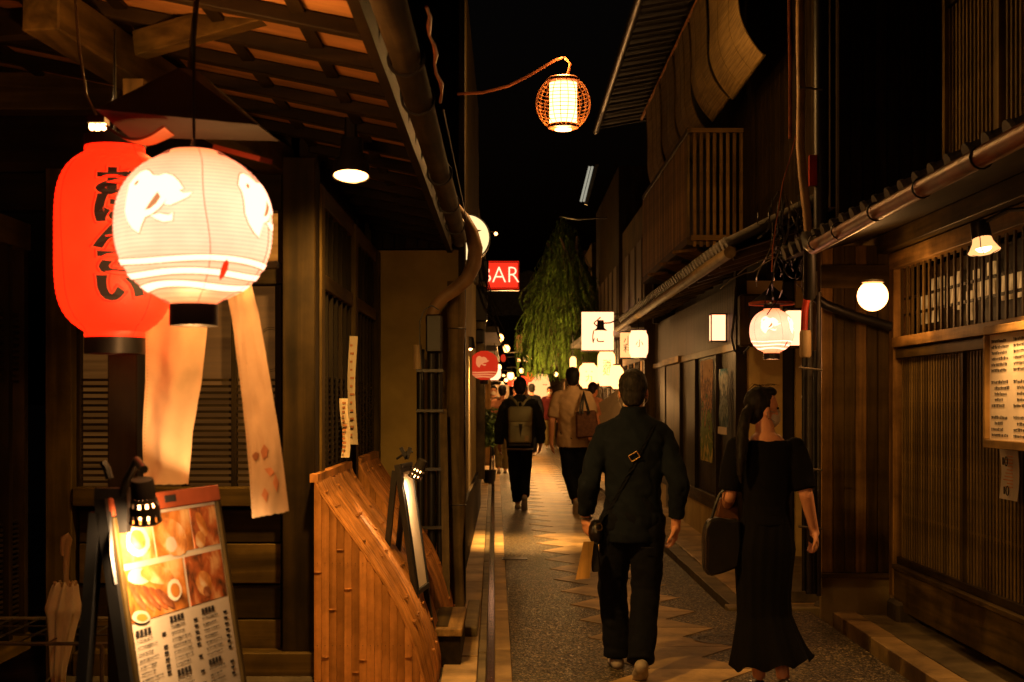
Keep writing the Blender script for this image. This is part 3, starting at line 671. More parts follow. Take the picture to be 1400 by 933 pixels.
# ---- curved bamboo guards (inuyarai)
ARC = [(-.935, 1.135), (-.90, 1.06), (-.85, .985), (-.79, .905), (-.72, .81), (-.65, .71), (-.585, .61), (-.525, .505), (-.475, .395), (-.435, .28), (-.405, .165), (-.385, .06), (-.378, -.07)]
def guard(d0, d1, label, slats=True):
    g = thing('bamboo_guard', label, 'bamboo fence', (-.7, d0, 0), 'curved bamboo guards along the left wall')
    n = int((d1-d0)/.042); L = (d1-d0)/n
    mb = MB()
    def fn(u, v):
        t = v*(len(ARC)-1); i = min(int(t), len(ARC)-2); f = t-i
        x = ARC[i][0]*(1-f)+ARC[i+1][0]*f; z = ARC[i][1]*(1-f)+ARC[i+1][1]*f
        b = .009*math.sin(math.pi*u)
        return (x+b*.8, d0+(u-.5)*L*.94+L/2, z+b*.6)
    me = mesh_of(MB().grid(fn, 4, 26, thick=.006), 'bamboo_strip', smooth=True); me.materials.append(M['bamboo_y'])
    for v in me.vertices: v.co -= Vector((-.7, d0, 0))
    for k in range(n): inst('bamboo_strip', me, (-.7+random.uniform(-.004, .004), d0+k*L, random.uniform(-.004, .004)), g)
    m_ = MB()
    for k in range(n):
        for j in range(1):
            i = random.randrange(1, 12); x, z = ARC[i]; m_.box((x-.0, d0+k*L+.003, z-.004), (x+.019, d0+(k+1)*L-.003, z+.006))
    part('bamboo_nodes', m_, 'bamboo_y', g, kind='stuff')
    def arcz(x):
        for (xa, za), (xb, zb) in zip(ARC, ARC[1:]):
            if x <= xb: return za+(zb-za)*max(0, (x-xa)/(xb-xa))
        return 0
    if slats:
        w_ = .0366
        for k in range(15):
            x0 = -.935+k*w_
            x1 = x0+w_
            zt_ = None
            for (xa, za), (xb, zb) in zip(ARC, ARC[1:]):
                if xa <= x1 <= xb: zt_ = za+(zb-za)*(x1-xa)/(xb-xa)
            if zt_ is None: continue
            m2 = MB()
            zb_ = -.10
            m2.grid(lambda u, v: (x0+.0006+u*(w_-.0012), d0-.006-.005*math.sin(math.pi*u), zb_+(arcz(x0+u*w_)-.012-zb_)*v), 5, 1, thick=-.012)
            s = part('bamboo_slat', m2, 'bamboo', g, smooth=True)
            z = -.1+random.uniform(.05, .4)
            while z < zt_-.03:
                part('node', MB().grid(lambda u, v: (x0+.001+u*(w_-.002), d0-.008-.006*math.sin(math.pi*u)-.002*math.sin(math.pi*v), z+.008*v), 5, 2, thick=-.006), 'bamboo', s); z += random.uniform(.42, .75)
        part('edge_strip', MB().tube([(x-.002, d0-.004, z-.006) for x, z in ARC], .007, 6), 'bamboo_y', g, smooth=True)
        for z in (.72, .32): 
            m_ = MB()
            for k in range(14):
                if z < 1.1-(k*.037)*1.4: m_.ball((-.917+k*w_, d0-.015, z), .0022, 6)
            part('nail', m_, 'ink', g) if m_.v else None
    else:
        part('end_panel', MB().prism([(-.94, -.1)]+[(x-.01, z-.01) for x, z in ARC], 0, .02, fn=lambda x, y, z: (x, d0+.02+z, y)), 'dark_z', g)
    part('top_batten', BX((-.955, d0-.01, 1.11), (-.915, d1, 1.15)), 'bamboo_y', g)
    return g
guard(6.9, 8.40, 'nearest curved bamboo guard with split-bamboo end, leaning on the left wall')
guard(8.95, 10.15, 'farther curved bamboo guard, half hidden behind the narrow lit menu board', slats=True)
bx_ = thing('wooden_box', 'low pale wooden step box beside the foot of the log post', 'box', P(610, 890, 8.5))
zb0 = zg(8.5)
part('box_frame', BX((-.44, 8.12, .16), (-.255, 9.0, .205)), 'light_y', bx_, bev=.004)
part('box_inset', BX((-.425, 8.2, .204), (-.34, 8.95, .209)), 'mid_y', bx_)
part('box_side', BX((-.43, 8.15, zb0), (-.265, 8.98, .158)), 'dark_y', bx_)
st_ = thing('stone_step', 'low worn stone step at the foot of the left wall', 'step', (-.3, 9.4, 0))
part('step_block', BX((-.28, 9.05, -.05), (-.19, 10.3, .07)), 'kerb', st_, bev=.01)

# ---- menu stands
def menu_stand(P0, u, wd, ztop, zbot, lean, label, big=True):
    g = thing('menu_stand', label, 'menu board', (P0[0], P0[1], zg(P0[1])))
    u = Vector((u[0], u[1], 0)).normalized(); nrm = Vector((u.y, -u.x, 0)); nrm.normalize()   # faces the street
    up = (Vector((0, 0, 1))*math.cos(lean) - nrm*math.sin(lean)).normalized(); face = u.cross(up)
    if face.dot(nrm) < 0: face = -face
    O = Vector((P0[0], P0[1], ztop))
    def at(a, b, c): return O + u*a - up*b + face*c
    def slab(a0, a1, b0, b1, c0, c1):
        m_ = MB(); m_.add([at(a, b, c) for c in (c0, c1) for a, b in ((a0, b0), (a1, b0), (a1, b1), (a0, b1))], [(0,1,2,3),(7,6,5,4),(0,4,5,1),(1,5,6,2),(2,6,7,3),(3,7,4,0)]); return m_
    Hh = (ztop-zbot)/math.cos(lean)
    part('board', slab(.01, wd-.01, .01, Hh-.01, -.02, -.001), 'black', g)
    ft = 'lacquer_redlit' if big else 'black'
    part('frame_rail', slab(0, wd, 0, .045 if big else .02, -.03, .012), ft, g, bev=.003)
    part('frame_rail', slab(0, wd, Hh-.03, Hh, -.03, .012), 'black', g, bev=.003)
    part('frame_stile', slab(0, .018, .046, Hh-.03, -.03, .012), 'mid_z' if big else 'black', g, bev=.003)
    part('frame_stile', slab(wd-.02, wd, .046, Hh-.03, -.03, .012), 'mid_z' if big else 'black', g, bev=.003)
    part('menu_sheet', slab(.019, wd-.021, .047, Hh-.031, 0, .002), 'paper', g)
    for s_ in (0, 1):
        a = wd*s_; part('back_leg', MB().beam(at(a, .03, -.03), Vector(at(a, 0, 0))*1.0 + Vector((-nrm.x*.14, -nrm.y*.14, zg(P0[1])-ztop)), .03, .03), 'black', g)
        part('front_leg', MB().beam(at(a, .0, -.012), at(a, Hh+.28, -.012), .03, .03), 'black', g)
    if big:
        x0, x1 = .03, wd-.03; r1, r2, r3 = .055, .175, .315
        def pic(a0, a1, b0, b1, mat, c=.0035): part('photo_print', slab(a0, a1, b0, b1, .002, c), mat, g)
        pic(x0, .195, r1, r2-.008, 'food1'); pic(.205, .41, r1, r2-.008, 'food3'); pic(.418, x1, r1, r2-.008, 'food2')
        pic(x0, .335, r2+.008, r3, 'food3'); pic(.35, x1, r2+.008, r3, 'food2')
        def ell(a_, b_, ra, rb, rot, mat, lift, nm):
            part(nm, mapped(polymb([(math.cos(i*.449)*ra*(1+.06*math.sin(i*2.3)), math.sin(i*.449)*rb) for i in range(14)], 1), lambda x, y, z: at(a_+x*math.cos(rot)-y*math.sin(rot), .012+.70*b_+.8*(x*math.sin(rot)+y*math.cos(rot)), lift)), mat, g)
        ell(.115, .15, .060, .050, 0, 'paper', .0040, 'plate_print'); ell(.115, .145, .040, .032, .3, 'food1', .0044, 'dish_print')
        ell(.30, .16, .085, .060, .5, 'food1', .0040, 'dish_print'); ell(.285, .185, .030, .026, 0, 'paper', .0044, 'egg_print')
        ell(.475, .13, .05, .022, 1.1, 'food3', .0040, 'dish_print'); ell(.455, .19, .03, .03, 0, 'food1', .0040, 'dish_print')
        ell(.10, .275, .062, .026, .1, 'paper', .0040, 'noodle_print'); ell(.19, .285, .09, .03, .25, 'food1', .0042, 'noodle_print')
        for k in range(5): ell(.075+.034*k, .345+.008*k, .060, .016, 1.0-.08*k, 'food2' if k % 2 else 'food4', .0044+.0002*k, 'meat_print')
        ell(.265, .355, .040, .036, 0, 'paper', .0058, 'egg_print'); ell(.268, .357, .026, .023, .4, 'egg', .0062, 'yolk_print')
        ell(.075, .418, .045, .020, .2, 'paper', .0058, 'egg_print'); ell(.078, .421, .028, .012, .2, 'egg', .0062, 'yolk_print')
        ell(.44, .36, .048, .042, .5, 'food3', .0040, 'dish_print'); ell(.44, .345, .030, .026, .9, 'food1', .0044, 'dish_print'); ell(.45, .395, .024, .018, .2, 'food4', .0046, 'dish_print')
        rnd = random.Random(3); m_ = MB(); m3 = MB()
        for col, (ca, cb, rows, st0) in enumerate(((.04, .19, 44, .335), (.22, .37, 44, .325), (.40, .55, 44, .33))):
            b = st0
            for r_ in range(rows):
                if b > Hh-.05: break
                if r_ % 8 == 0:
                    for k in range(4): (m3).box((0, 0, 0), (0, 0, 0)) if False else m3.add([at(ca+k*.02, b, .0045), at(ca+k*.02+.016, b, .0045), at(ca+k*.02+.016, b+.016, .0045), at(ca+k*.02, b+.016, .0045)], [(0, 1, 2, 3)])
                    b += .024; continue
                a = ca
                L_ = rnd.uniform(.45, .7)*(cb-ca)
                while a < ca+L_:
                    l = rnd.uniform(.003, .007); h9 = rnd.uniform(.003, .0065); m_.add([at(a, b, .0045), at(a+l, b, .0045), at(a+l, b+h9, .0045), at(a, b+h9, .0045)], [(0, 1, 2, 3)]); a += l+rnd.choice((.002, .0045))
                if rnd.random() < .8: m_.add([at(cb-.022, b, .0045), at(cb, b, .0045), at(cb, b+.0075, .0045), at(cb-.022, b+.0075, .0045)], [(0, 1, 2, 3)])
                b += .0165
        part('menu_print', m_, 'ink', g, kind='stuff'); part('heading_print', m3, 'ink', g, kind='stuff')
        # gloss strip highlights come from the lamp; a small maker's sticker on the top rail
        part('top_sticker', slab(.27, .33, .012, .03, .012, .0135), 'ink', g)
    return g, at, face, up, u
g, at, face, up, u = menu_stand((-.985, 3.5, 0), (.245, .97), .60, 1.262, .36, R(9), 'lamp-lit menu stand with food photographs in the left foreground')
# perforated clip lamp in front of the big menu
def perforated_lamp(pos, aim, s, label, parent_bits, mat='black'):
    t_ = thing('clip_lamp', label, 'lamp', pos)
    ax = Vector(aim).normalized(); q = Vector((0, 0, -1)).rotation_difference(ax).to_matrix()
    def tr(m_): m_.v = [Vector(pos)+q @ v for v in m_.v]; return m_
    part('lamp_body', tr(MB().lathe([(.012*s, .078*s), (.032*s, .072*s), (.035*s, .05*s), (.036*s, .018*s)], (0, 0, 0), 20, closed=True)), mat, t_, smooth=True)
    n = 12; m_ = MB()
    prf = [(.036*s, .018*s), (.040*s, .006*s), (.043*s, -.006*s), (.045*s, -.030*s), (.047*s, -.052*s)]
    for lvl, (pa, pb, frac) in enumerate(((prf[0], prf[1], 1.0), (prf[1], prf[2], .66), (prf[2], prf[3], 1.0), (prf[3], prf[4], .74))):
        for j in range(n):
            a0 = 2*math.pi*(j+.0)/n; a1 = a0+2*math.pi/n*frac
            m_.grid(lambda u_, v_: ((pa[0]+(pb[0]-pa[0])*v_)*math.cos(a0+(a1-a0)*u_), (pa[0]+(pb[0]-pa[0])*v_)*math.sin(a0+(a1-a0)*u_), pa[1]+(pb[1]-pa[1])*v_), 3, 1)
    m_.lathe([(prf[4][0], prf[4][1]), (prf[4][0]*1.05, prf[4][1]-.004*s), (prf[4][0]*.98, prf[4][1]-.008*s)], (0, 0, 0), 24, closed=False)
    part('perforated_shade', tr(m_), mat, t_)
    part('bulb', tr(MB().ball((0, 0, -.022*s), (.030*s, .030*s, .034*s), 14)), 'l_bulb', t_, smooth=True)
    for b_ in parent_bits: part('lamp_bracket', b_, 'black', t_, smooth=True)
    return t_
LPs = P(197, 688, 3.42)
bits = [MB().tube([LPs+Vector((0, 0, .08)), LPs+Vector((-.03, .05, .10)), LPs+Vector((-.07, .09, .04)), at(.03, .02, .02)], .011, 8),
        MB().box(at(.0, -.03, -.03), at(.06, .09, .02)), MB().tube([P(150, 655, 3.5), P(146, 640, 3.5), P(141, 632, 3.5)], .01, 6),
        MB().tube([P(150, 700, 3.5), P(152, 760, 3.47), P(158, 800, 3.45)], .006, 5)]
cla = perforated_lamp(LPs, (.02, .25, -1), .82, 'small black perforated lamp clipped to the foreground menu stand', bits, 'ink')
light('lamp_light', LPs+Vector((.0, .01, -.085)), 24.0, (1, .60, .28), .03, cla, spot=165, tgt=LPs+Vector((-.16, .55, -.6)), blend=.5)
g2, at2, face2, up2, u2 = menu_stand((-.585, 7.75, 0), (.12, .98), .32, 1.16, .45, R(8), 'narrow edge-lit menu stand between the two bamboo guards', big=False)
L2 = P(572, 643, 7.75)
bits = [MB().tube([L2+Vector((-.03, 0, .10)), L2+Vector((-.06, 0, .10)), L2+Vector((-.12, .02, .06))], .007, 6), MB().beam(P(556, 628, 7.75), P(548, 612, 7.75), .02, .02), MB().beam(P(556, 628, 7.75), P(561, 612, 7.75), .02, .02)]
cl2 = perforated_lamp(L2, (-.5, .1, -1), .85, 'tiny bright perforated clip lamp above the narrow menu stand', bits, 'ink')
light('lamp_light', L2+Vector((-.035, 0, -.08)), 16, (1, .6, .27), .03, cl2, spot=150, tgt=L2+Vector((-.12, .15, -.35)))

# ---- hanging cloth strips
def banner(name, label, pts, w0, w1, d, mat, fold, prints=()):
    t_ = thing(name, label, 'cloth banner', P(*pts[0], d))
    def fn(u, v):
        k = v*(len(pts)-1); i = min(int(k), len(pts)-2); f = k-i
        x = pts[i][0]*(1-f)+pts[i+1][0]*f; y = pts[i][1]*(1-f)+pts[i+1][1]*f
        ww = w0+(w1-w0)*v
        p = P(x+(u-.5)*ww, y+(u-.5)*fold[2], d)
        p += Vector((0, .006*noise.noise(Vector((u*5, v*9, x*.1))), .003*noise.noise(Vector((u*9, v*4, 3)))))
        p.y += fold[0]*math.sin(u*fold[1]*math.pi+v*1.3)*(.4+.6*math.sin(v*2.2+.4)) + .05*math.sin(v*2)
        return p
    part('fabric', MB().grid(fn, 26, 40, thick=.0018), mat, t_, smooth=True)
    for (u0, v0, poly) in prints:
        m_ = mapped(polymb(poly, 2), lambda x, y, z: fn(u0+x, v0+y) + Vector((0, -.004, 0)))
        part('print', m_, 'clothprint', t_)
    m_ = MB()
    for k in range(60):
        p = fn(.04, k/60); m_.ball(p+Vector((0, -.003, 0)), .0016, 4)
    part('stitching', m_, 'clothprint', t_, kind='stuff')
    return t_, fn
banner('cloth_banner', 'broad folded cloth strip hanging behind the two lanterns', [(240, 395), (237, 450), (231, 520), (222, 590), (220, 664)], 92, 62, 3.95, 'cloth', (.016, 2.3, 0))
leafy = [(0, 0), (.12, -.012), (.22, -.004), (.18, .012), (.06, .018)]
banner('cloth_banner', 'long narrow pale cloth strip with faded leaf print blowing right of the white lantern', [(322, 372), (333, 430), (345, 520), (355, 600), (366, 706)], 32, 52, 3.62, 'cloth', (.012, 1.2, -10),
       prints=[(.12, .80, leafy), (.38, .79, [(0, 0), (.15, -.02), (.25, .0), (.2, .022), (.05, .028)]), (.45, .85, [(0, 0), (.2, .0), (.3, .015), (.15, .03)]), (.66, .90, [(0, 0), (.1, -.03), (.16, 0), (.08, .03)]), (.3, .93, [(0, 0), (.1, -.02), (.2, .0), (.12, .028)])])
pb = thing('lantern_post', 'dark square post standing under the red lantern', 'post', P(166, 990, 4.15))
part('post_shaft', FB(147, 470, 187, 1200, 4.12, .10), 'dark_z', pb, bev=.004)
part('cross_bar', MB().tube([P(150, 380, 4.02), P(380, 362, 4.0)], .012, 8), 'dark_x', pb)

# ---- umbrella stand and umbrella
us = thing('umbrella_rack', 'thin steel umbrella rack in the lower left corner', 'umbrella rack', (-1.9, 5.9, zg(5.9)))
zr = .545
for dd in (5.62, 6.28): part('rail', MB().tube([(-2.35, dd, zr), (-1.57, dd, zr)], .008, 6), 'steel', us, smooth=True)
for x in [-2.3+i*.12 for i in range(7)]: part('cross_wire', MB().tube([(x, 5.62, zr), (x, 6.28, zr)], .0045, 5), 'dark_metal', us)
for dd in (5.84, 6.06): part('cross_wire', MB().tube([(-2.35, dd, zr), (-1.57, dd, zr)], .0045, 5), 'dark_metal', us)
for x in (-2.3, -1.6):
    for dd in (5.62, 6.28): part('leg', MB().tube([(x, dd, zr), (x, dd, zg(dd))], .009, 6), 'steel', us)
um = thing('umbrella', 'furled translucent umbrella with a cream crook handle, standing in the rack', 'umbrella', P(84, 1000, 5.8))
c = lambda x, y: P(x, y, 5.8)
UC = [(798, 90, .030), (803, 89.5, .044), (812, 88, .050), (822, 87.5, .056), (834, 87, .066), (842, 86.5, .058), (860, 85, .050), (885, 83, .040), (915, 80, .030), (990, 78, .010)]
def ucf(u, v):
    k = v*(len(UC)-1); i = min(int(k), len(UC)-2); f = k-i; y, x, r_ = [UC[i][j]*(1-f)+UC[i+1][j]*f for j in range(3)]
    t = 2*math.pi*u; rr = r_*(1+.20*math.sin(t*8+v*3))
    return c(x, y)+Vector((rr*math.cos(t), rr*math.sin(t), .010*math.sin(t*8)*(1-v)))
part('canopy', MB().grid(ucf, 96, 26), 'vinyl', um, smooth=True)
for k in range(8):
    a = k*.785; part('rib_tip', MB().tube([c(89.5, 801)+Vector((.040*math.cos(a), .040*math.sin(a), 0)), c(89.5, 795)+Vector((.046*math.cos(a), .046*math.sin(a), .0))], .0055, 6), 'cream', um)
part('handle', MB().tube([c(90, 800), c(90.5, 770), c(92, 748), c(94, 738), c(92, 733), c(88, 736), c(86.5, 748), c(86.5, 760)], [.011, .013, .0145, .015, .015, .015, .014, .013], 10), 'cream', um, smooth=True)
part('strap', MB().beam(c(70, 935), c(92, 905), .03, .004, up=(0, 1, 0)), 'ink', um)

# ================================================================ RIGHT: LATTICED RESTAURANT (near)
R1 = thing('lattice_restaurant', 'near right-hand restaurant front with fine lattice door, barred transom and raised board', 'building', (2.75, 8, 0))
XR = 2.70
def RB(d0, d1, z0, z1, x=XR, th=.05): return BX((x, d0, z0), (x+th, d1, z1))
part('back_wall', RB(4.5, 9.95, -.1, 3.0, XR+.50, .05), 'dark_z', R1)
part('corner_post', BX((XR-.02, 9.86, .15), (XR+.10, 9.98, 2.45)), 'light_z', R1, bev=.004)
part('foot_stone', BX((XR-.06, 9.62, -.12), (XR+.2, 9.9, .14)), 'stone', R1, bev=.02)
part('door_backing', RB(4.5, 9.85, .42, 1.86, XR+.06, .02), 'ink', R1)
dl = part('lattice_door', RB(4.5, 9.85, .385, .43, XR, .05), 'dark_y', R1, label='wide sliding door of fine vertical slats')
sm = boxmesh('lattice_slat', .006, .028, 1.46, 'brown_bamboo', .001)
d = 5.2
while d < 9.82: inst('lattice_slat', sm, (XR+.03, d, 1.145), dl); d += .0555
for z in (.72, 1.08, 1.50): part('lattice_rail', RB(4.6, 9.84, z, z+.014, XR+.045, .02), 'brown_bamboo', dl)
for dd in (8.44, 7.2, 6.4): part('lattice_stile', RB(dd, dd+.04, .43, 1.87, XR+.005, .04), 'mid_z', dl)
part('transom_rail', RB(4.5, 9.85, 1.875, 1.945, XR-.035, .10), 'light_y', R1, bev=.003)
part('transom_rail', RB(4.5, 9.85, 1.80, 1.865, XR-.01, .07), 'mid_y', R1, bev=.003)
part('bottom_board', RB(4.5, 9.85, .08, .345, XR-.02, .04), 'mid_y', R1, bev=.004)
part('bottom_rail', RB(4.5, 9.85, .35, .38, XR-.035, .07), 'mid_y', R1, bev=.003)
part('fascia_beam', RB(4.5, 9.9, 2.42, 2.53, XR-.04, .12), 'light_y', R1, bev=.004)
part('upper_beam', RB(4.5, 11.2, 2.54, 2.66, XR-.10, .2), 'mid_y', R1, bev=.004)
tw = part('transom_window', RB(4.5, 9.84, 1.95, 2.415, XR+.16, .02), 'dark_y', R1, label='barred transom with lit paper behind')
d = 5.3; k = 0
bm_ = boxmesh('transom_bar', .014, .030, .47, 'mid_z')
while d < 9.8: inst('transom_bar', bm_, (XR+.0175, d, 2.183), tw); d += .128; k += 1
for z in (2.09, 2.20): part('transom_crossbar', RB(4.6, 9.8, z, z+.018, XR+.036, .015), 'dark_y', tw)
rnd = random.Random(5); d = 6.5
while d < 9.7:
    w_ = rnd.uniform(.07, .16); z1 = rnd.choice((2.30, 2.24, 2.18, 2.32)); z0 = rnd.choice((2.03, 2.08, 2.12, 2.0))
    part('lit_paper', RB(d, d+w_, z0, z1, XR+.13, .01), 'w_white', tw); d += w_+rnd.uniform(.02, .12)
# eave over the right restaurant, round tile ends and copper gutter
part('soffit', MB().add([(1.93, 4.5, 2.49), (2.75, 4.5, 2.70), (2.75, 10.0, 2.70), (1.93, 10.0, 2.49)], [(0, 1, 2, 3)]), 'dark_x', R1)
part('roof_deck', MB().add([(1.93, 4.5, 2.52), (3.1, 4.5, 2.95), (3.1, 10.0, 2.95), (1.93, 10.0, 2.52)], [(3, 2, 1, 0)]), 'tile', R1)
for k in range(22):
    dd = 4.7+k*.245
    t_ = part('roof_tile', MB().tube([(1.93, dd, 2.535), (3.05, dd, 2.96)], .045, 10), 'tile', R1, smooth=True)
    part('tile_end', MB().tube([(1.915, dd, 2.53), (1.935, dd, 2.537)], .05, 12), 'tile', R1)
gr = thing('roof_gutter', 'copper gutter glowing red along the near right eave', 'gutter', (1.88, 7, 2.45))
part('gutter_pipe', MB().tube([(1.865, 4.4, 2.47), (1.875, 7, 2.462), (1.885, 8.75, 2.45)], .042, 12), 'rustgutter', gr, smooth=True)
for dd in (5.6, 6.4, 7.2, 8.0, 8.6): part('strap', MB().tube([(1.87+.046*math.cos(t), dd, 2.464+.046*math.sin(t)) for t in [2*math.pi*j/14 for j in range(15)]], .005, 5, caps=False), 'black', gr)
part('outlet_pipe', MB().tube([(1.885, 8.75, 2.45), (1.9, 8.95, 2.50), (1.93, 9.15, 2.56), (1.98, 9.3, 2.50), (2.02, 9.5, 2.2)], .042, 10), 'black', gr, smooth=True)
# upper floor lattice screens
U1 = thing('upper_screen', 'dark upper-floor lattice screens above the near right eave', 'lattice screen', (2.95, 8, 2.95))
part('upper_wall', BX((3.05, 4.5, 2.9), (3.1, 10.0, 6.0)), 'dark_z', U1)
us_ = boxmesh('screen_slat', .03, .03, 1.1, 'brown_bamboo'); d = 5.6
while d < 9.35:
    if not 8.28 < d < 8.42: inst('screen_slat', us_, (2.92, d, 3.53), U1)
    d += .072
for dd in (8.36, 7.0, 9.38): part('screen_post', BX((2.88, dd-.03, 2.95), (2.96, dd+.03, 4.2)), 'brown_bamboo', U1)
part('screen_rail', BX((2.89, 5.5, 2.93), (2.95, 9.4, 2.975)), 'dark_y', U1); part('screen_rail', BX((2.89, 5.5, 4.09), (2.95, 9.4, 4.14)), 'dark_y', U1)
part('upper_return', BX((2.33, 10.02, 2.66), (3.12, 10.08, 6.2)), 'dark_z', R1)
for k in range(9): part('upper_return_board', BX((2.335+k*.086, 10.0, 2.66), (2.335+k*.086+.08, 10.018, 6.2)), 'dark_z', R1)
# framed menu and papers
mbd = thing('wall_menu', 'framed handwritten menu lit on the lattice door at the right edge', 'menu board', (2.55, 7.2, 1.4))
d0m, d1m, z0m, z1m = 6.55, 7.68, 1.255, 1.905
xm = lambda z: 2.60-(z-1.25)*.03
part('frame_rail', BX((2.57, d0m, z1m-.045), (2.62, d1m, z1m)), 'light_y', mbd, bev=.003); part('frame_rail', BX((2.57, d0m, z0m), (2.62, d1m, z0m+.045)), 'light_y', mbd, bev=.003)
part('frame_stile', BX((2.57, d1m-.03, z0m+.046), (2.62, d1m, z1m-.046)), 'light_z', mbd, bev=.003)
part('frame_stile', BX((2.57, d0m, z0m+.046), (2.62, d0m+.03, z1m-.046)), 'light_z', mbd, bev=.003)
part('menu_sheet', BX((2.598, d0m+.03, z0m+.045), (2.615, d1m-.03, z1m-.045)), 'paper', mbd)
rnd = random.Random(11); m_ = MB()
for r_ in range(17):
    z = z1m-.09-r_*.031
    if r_ in (6, 12): continue
    for col in (0, 1, 2):
        d = d1m-.06-col*.33; e = d-rnd.uniform(.17, .27)
        if r_ in (8, 9, 10, 14): d -= .05
        while d > e:
            l = rnd.uniform(.008, .02); h_ = rnd.uniform(.010, .017)
            m_.box((2.5955, d-l, z), (2.597, d-l*.6, z+h_)); m_.box((2.5955, d-l, z+h_*.7), (2.597, d, z+h_*.85))
            if rnd.random() < .6: m_.box((2.5955, d-l*.5, z-.002), (2.597, d-l*.35, z+h_))
            d -= l+.006
part('menu_writing', m_, 'ink', mbd, kind='stuff')
for lb_, da, db, z0, z1 in (('white paper leaflet with two small drawings, pinned under the framed menu', 7.43, 7.70, .98, 1.245), ('white paper leaflet at the right edge, cut by the picture frame', 7.05, 7.32, 1.03, 1.245)):
    lf = thing('leaflet', lb_, 'leaflet', (2.66, (da+db)/2, z1))
    part('sheet', MB().grid(lambda u, v: (2.665+.012*math.sin(v*3), da+(db-da)*u, z0+(z1-z0)*v), 4, 8, thick=.0012), 'white', lf)
    m_ = MB()
    for k in range(10): m_.box((2.652, da+.03, z1-.035-k*.018), (2.654, da+.03+rnd.uniform(.05, .14), z1-.029-k*.018))
    part('print', m_, 'clothprint', lf, kind='stuff')
    for (cz, cd) in ((z1-.06, da+.12), (z0+.05, da+.10)):
        m2 = MB()
        m2.tube([(2.650, cd+.02*math.cos(t), cz+.025*math.sin(t)) for t in [2*math.pi*j/10 for j in range(11)]], .003, 4, caps=False)
        m2.box((2.648, cd+.03, cz-.02), (2.65, cd+.055, cz+.02)); part('drawing', m2, 'ink', lf, kind='stuff')
# spot lamp on the fascia
SLp = P(1344, 335, 7.15)
sp_ = thing('spot_lamp', 'black cone spot lamp with a pale flared shade above the framed menu', 'lamp', SLp)
q = Vector((0, 0, -1)).rotation_difference(Vector((.10, -.22, -1)).normalized()).to_matrix()
def trS(m_): m_.v = [SLp+q @ v for v in m_.v]; return m_
part('lamp_body', trS(MB().lathe([(.02, .125), (.046, .12), (.05, .04), (.045, .03)], (0, 0, 0), 18)), 'black', sp_, smooth=True)
part('flared_shade', trS(MB().lathe([(.046, .035), (.052, .01), (.074, -.028), (.080, -.034), (.072, -.028), (.048, .012)], (0, 0, 0), 24, closed=False)), 'l_cream', sp_, smooth=True)
part('bulb', trS(MB().ball((0, 0, -.016), (.040, .040, .022), 14)), 'l_bulb', sp_, smooth=True)
for a in (0, 2.1, 4.2): part('guard_wire', trS(MB().tube([(.048*math.cos(a), .048*math.sin(a), .04), (.080*math.cos(a), .08*math.sin(a), -.03), (.03*math.cos(a), .03*math.sin(a), -.052)], .0025, 4)), 'black', sp_)
part('lamp_arm', MB().tube([SLp+Vector((0, 0, .11)), SLp+Vector((.09, -.1, .16)), SLp+Vector((.16, -.25, .15))], .011, 7), 'black', sp_)
light('lamp_light', SLp+Vector((.015, 0, -.07)), 78, (1, .52, .17), .04, sp_, spot=104, tgt=SLp+Vector((.10, -.02, -1)), blend=.9)
GLp = P(1193, 405, 9.3)
gl = thing('globe_lamp', 'glowing round globe lamp on the planked wall beside the lattice restaurant', 'lamp', GLp)
part('globe', MB().ball(GLp, .100, 24), 'l_warm', gl, smooth=True)
part('globe_base', MB().lathe([(.01, .105), (.07, .104), (.075, .088), (.06, .080)], GLp, 20), 'steel', gl, smooth=True)
part('wall_arm', MB().tube([GLp+Vector((0, 0, .10)), GLp+Vector((.06, .2, .09)), GLp+Vector((.12, .55, .06))], .012, 7), 'dark_metal', gl)
# planked wing wall
W2 = thing('planked_wall', 'brown plank wall on a greenish plaster base, facing the viewer beside the lattice restaurant', 'wall', (2.45, 10.0, 0))
for k in range(6):
    x0 = 2.215+k*.079; part('plank', BX((x0, 10.0-.004*(k % 2), .30), (x0+.076, 10.05, 2.60)), 'mid_z' if k % 3 else 'light_z', W2, bev=.003)
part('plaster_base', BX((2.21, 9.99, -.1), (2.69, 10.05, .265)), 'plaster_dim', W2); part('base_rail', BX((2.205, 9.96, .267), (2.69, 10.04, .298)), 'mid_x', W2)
part('top_board', BX((2.205, 9.97, 2.30), (2.69, 9.998, 2.46)), 'mid_x', W2)
wp = thing('wall_pipe', 'dark pipe sloping across the planked wall below the globe lamp', 'pipe', P(1160, 425, 9.9))
part('pipe_run', MB().tube([P(1108, 395, 9.85), P(1116, 408, 9.85), P(1128, 417, 9.85), P(1170, 433, 9.9), P(1218, 447, 9.9)], .034, 9), 'black', wp, smooth=True)

# ================================================================ RIGHT: TWO-STOREY HOUSE (middle)
R2 = thing('machiya_house', 'two-storey dark timber house with tiled eave, balcony and blinds in the middle right', 'building', (2.1, 14, 0))
XM = 2.12
def FBm(d0, d1, z0, z1, x=XM, th=.06): return BX((x, d0, z0), (x+th, d1, z1))
part('ground_wall', FBm(12.95, 21, -.1, 2.9, XM+.25, .05), 'dark_z', R2)
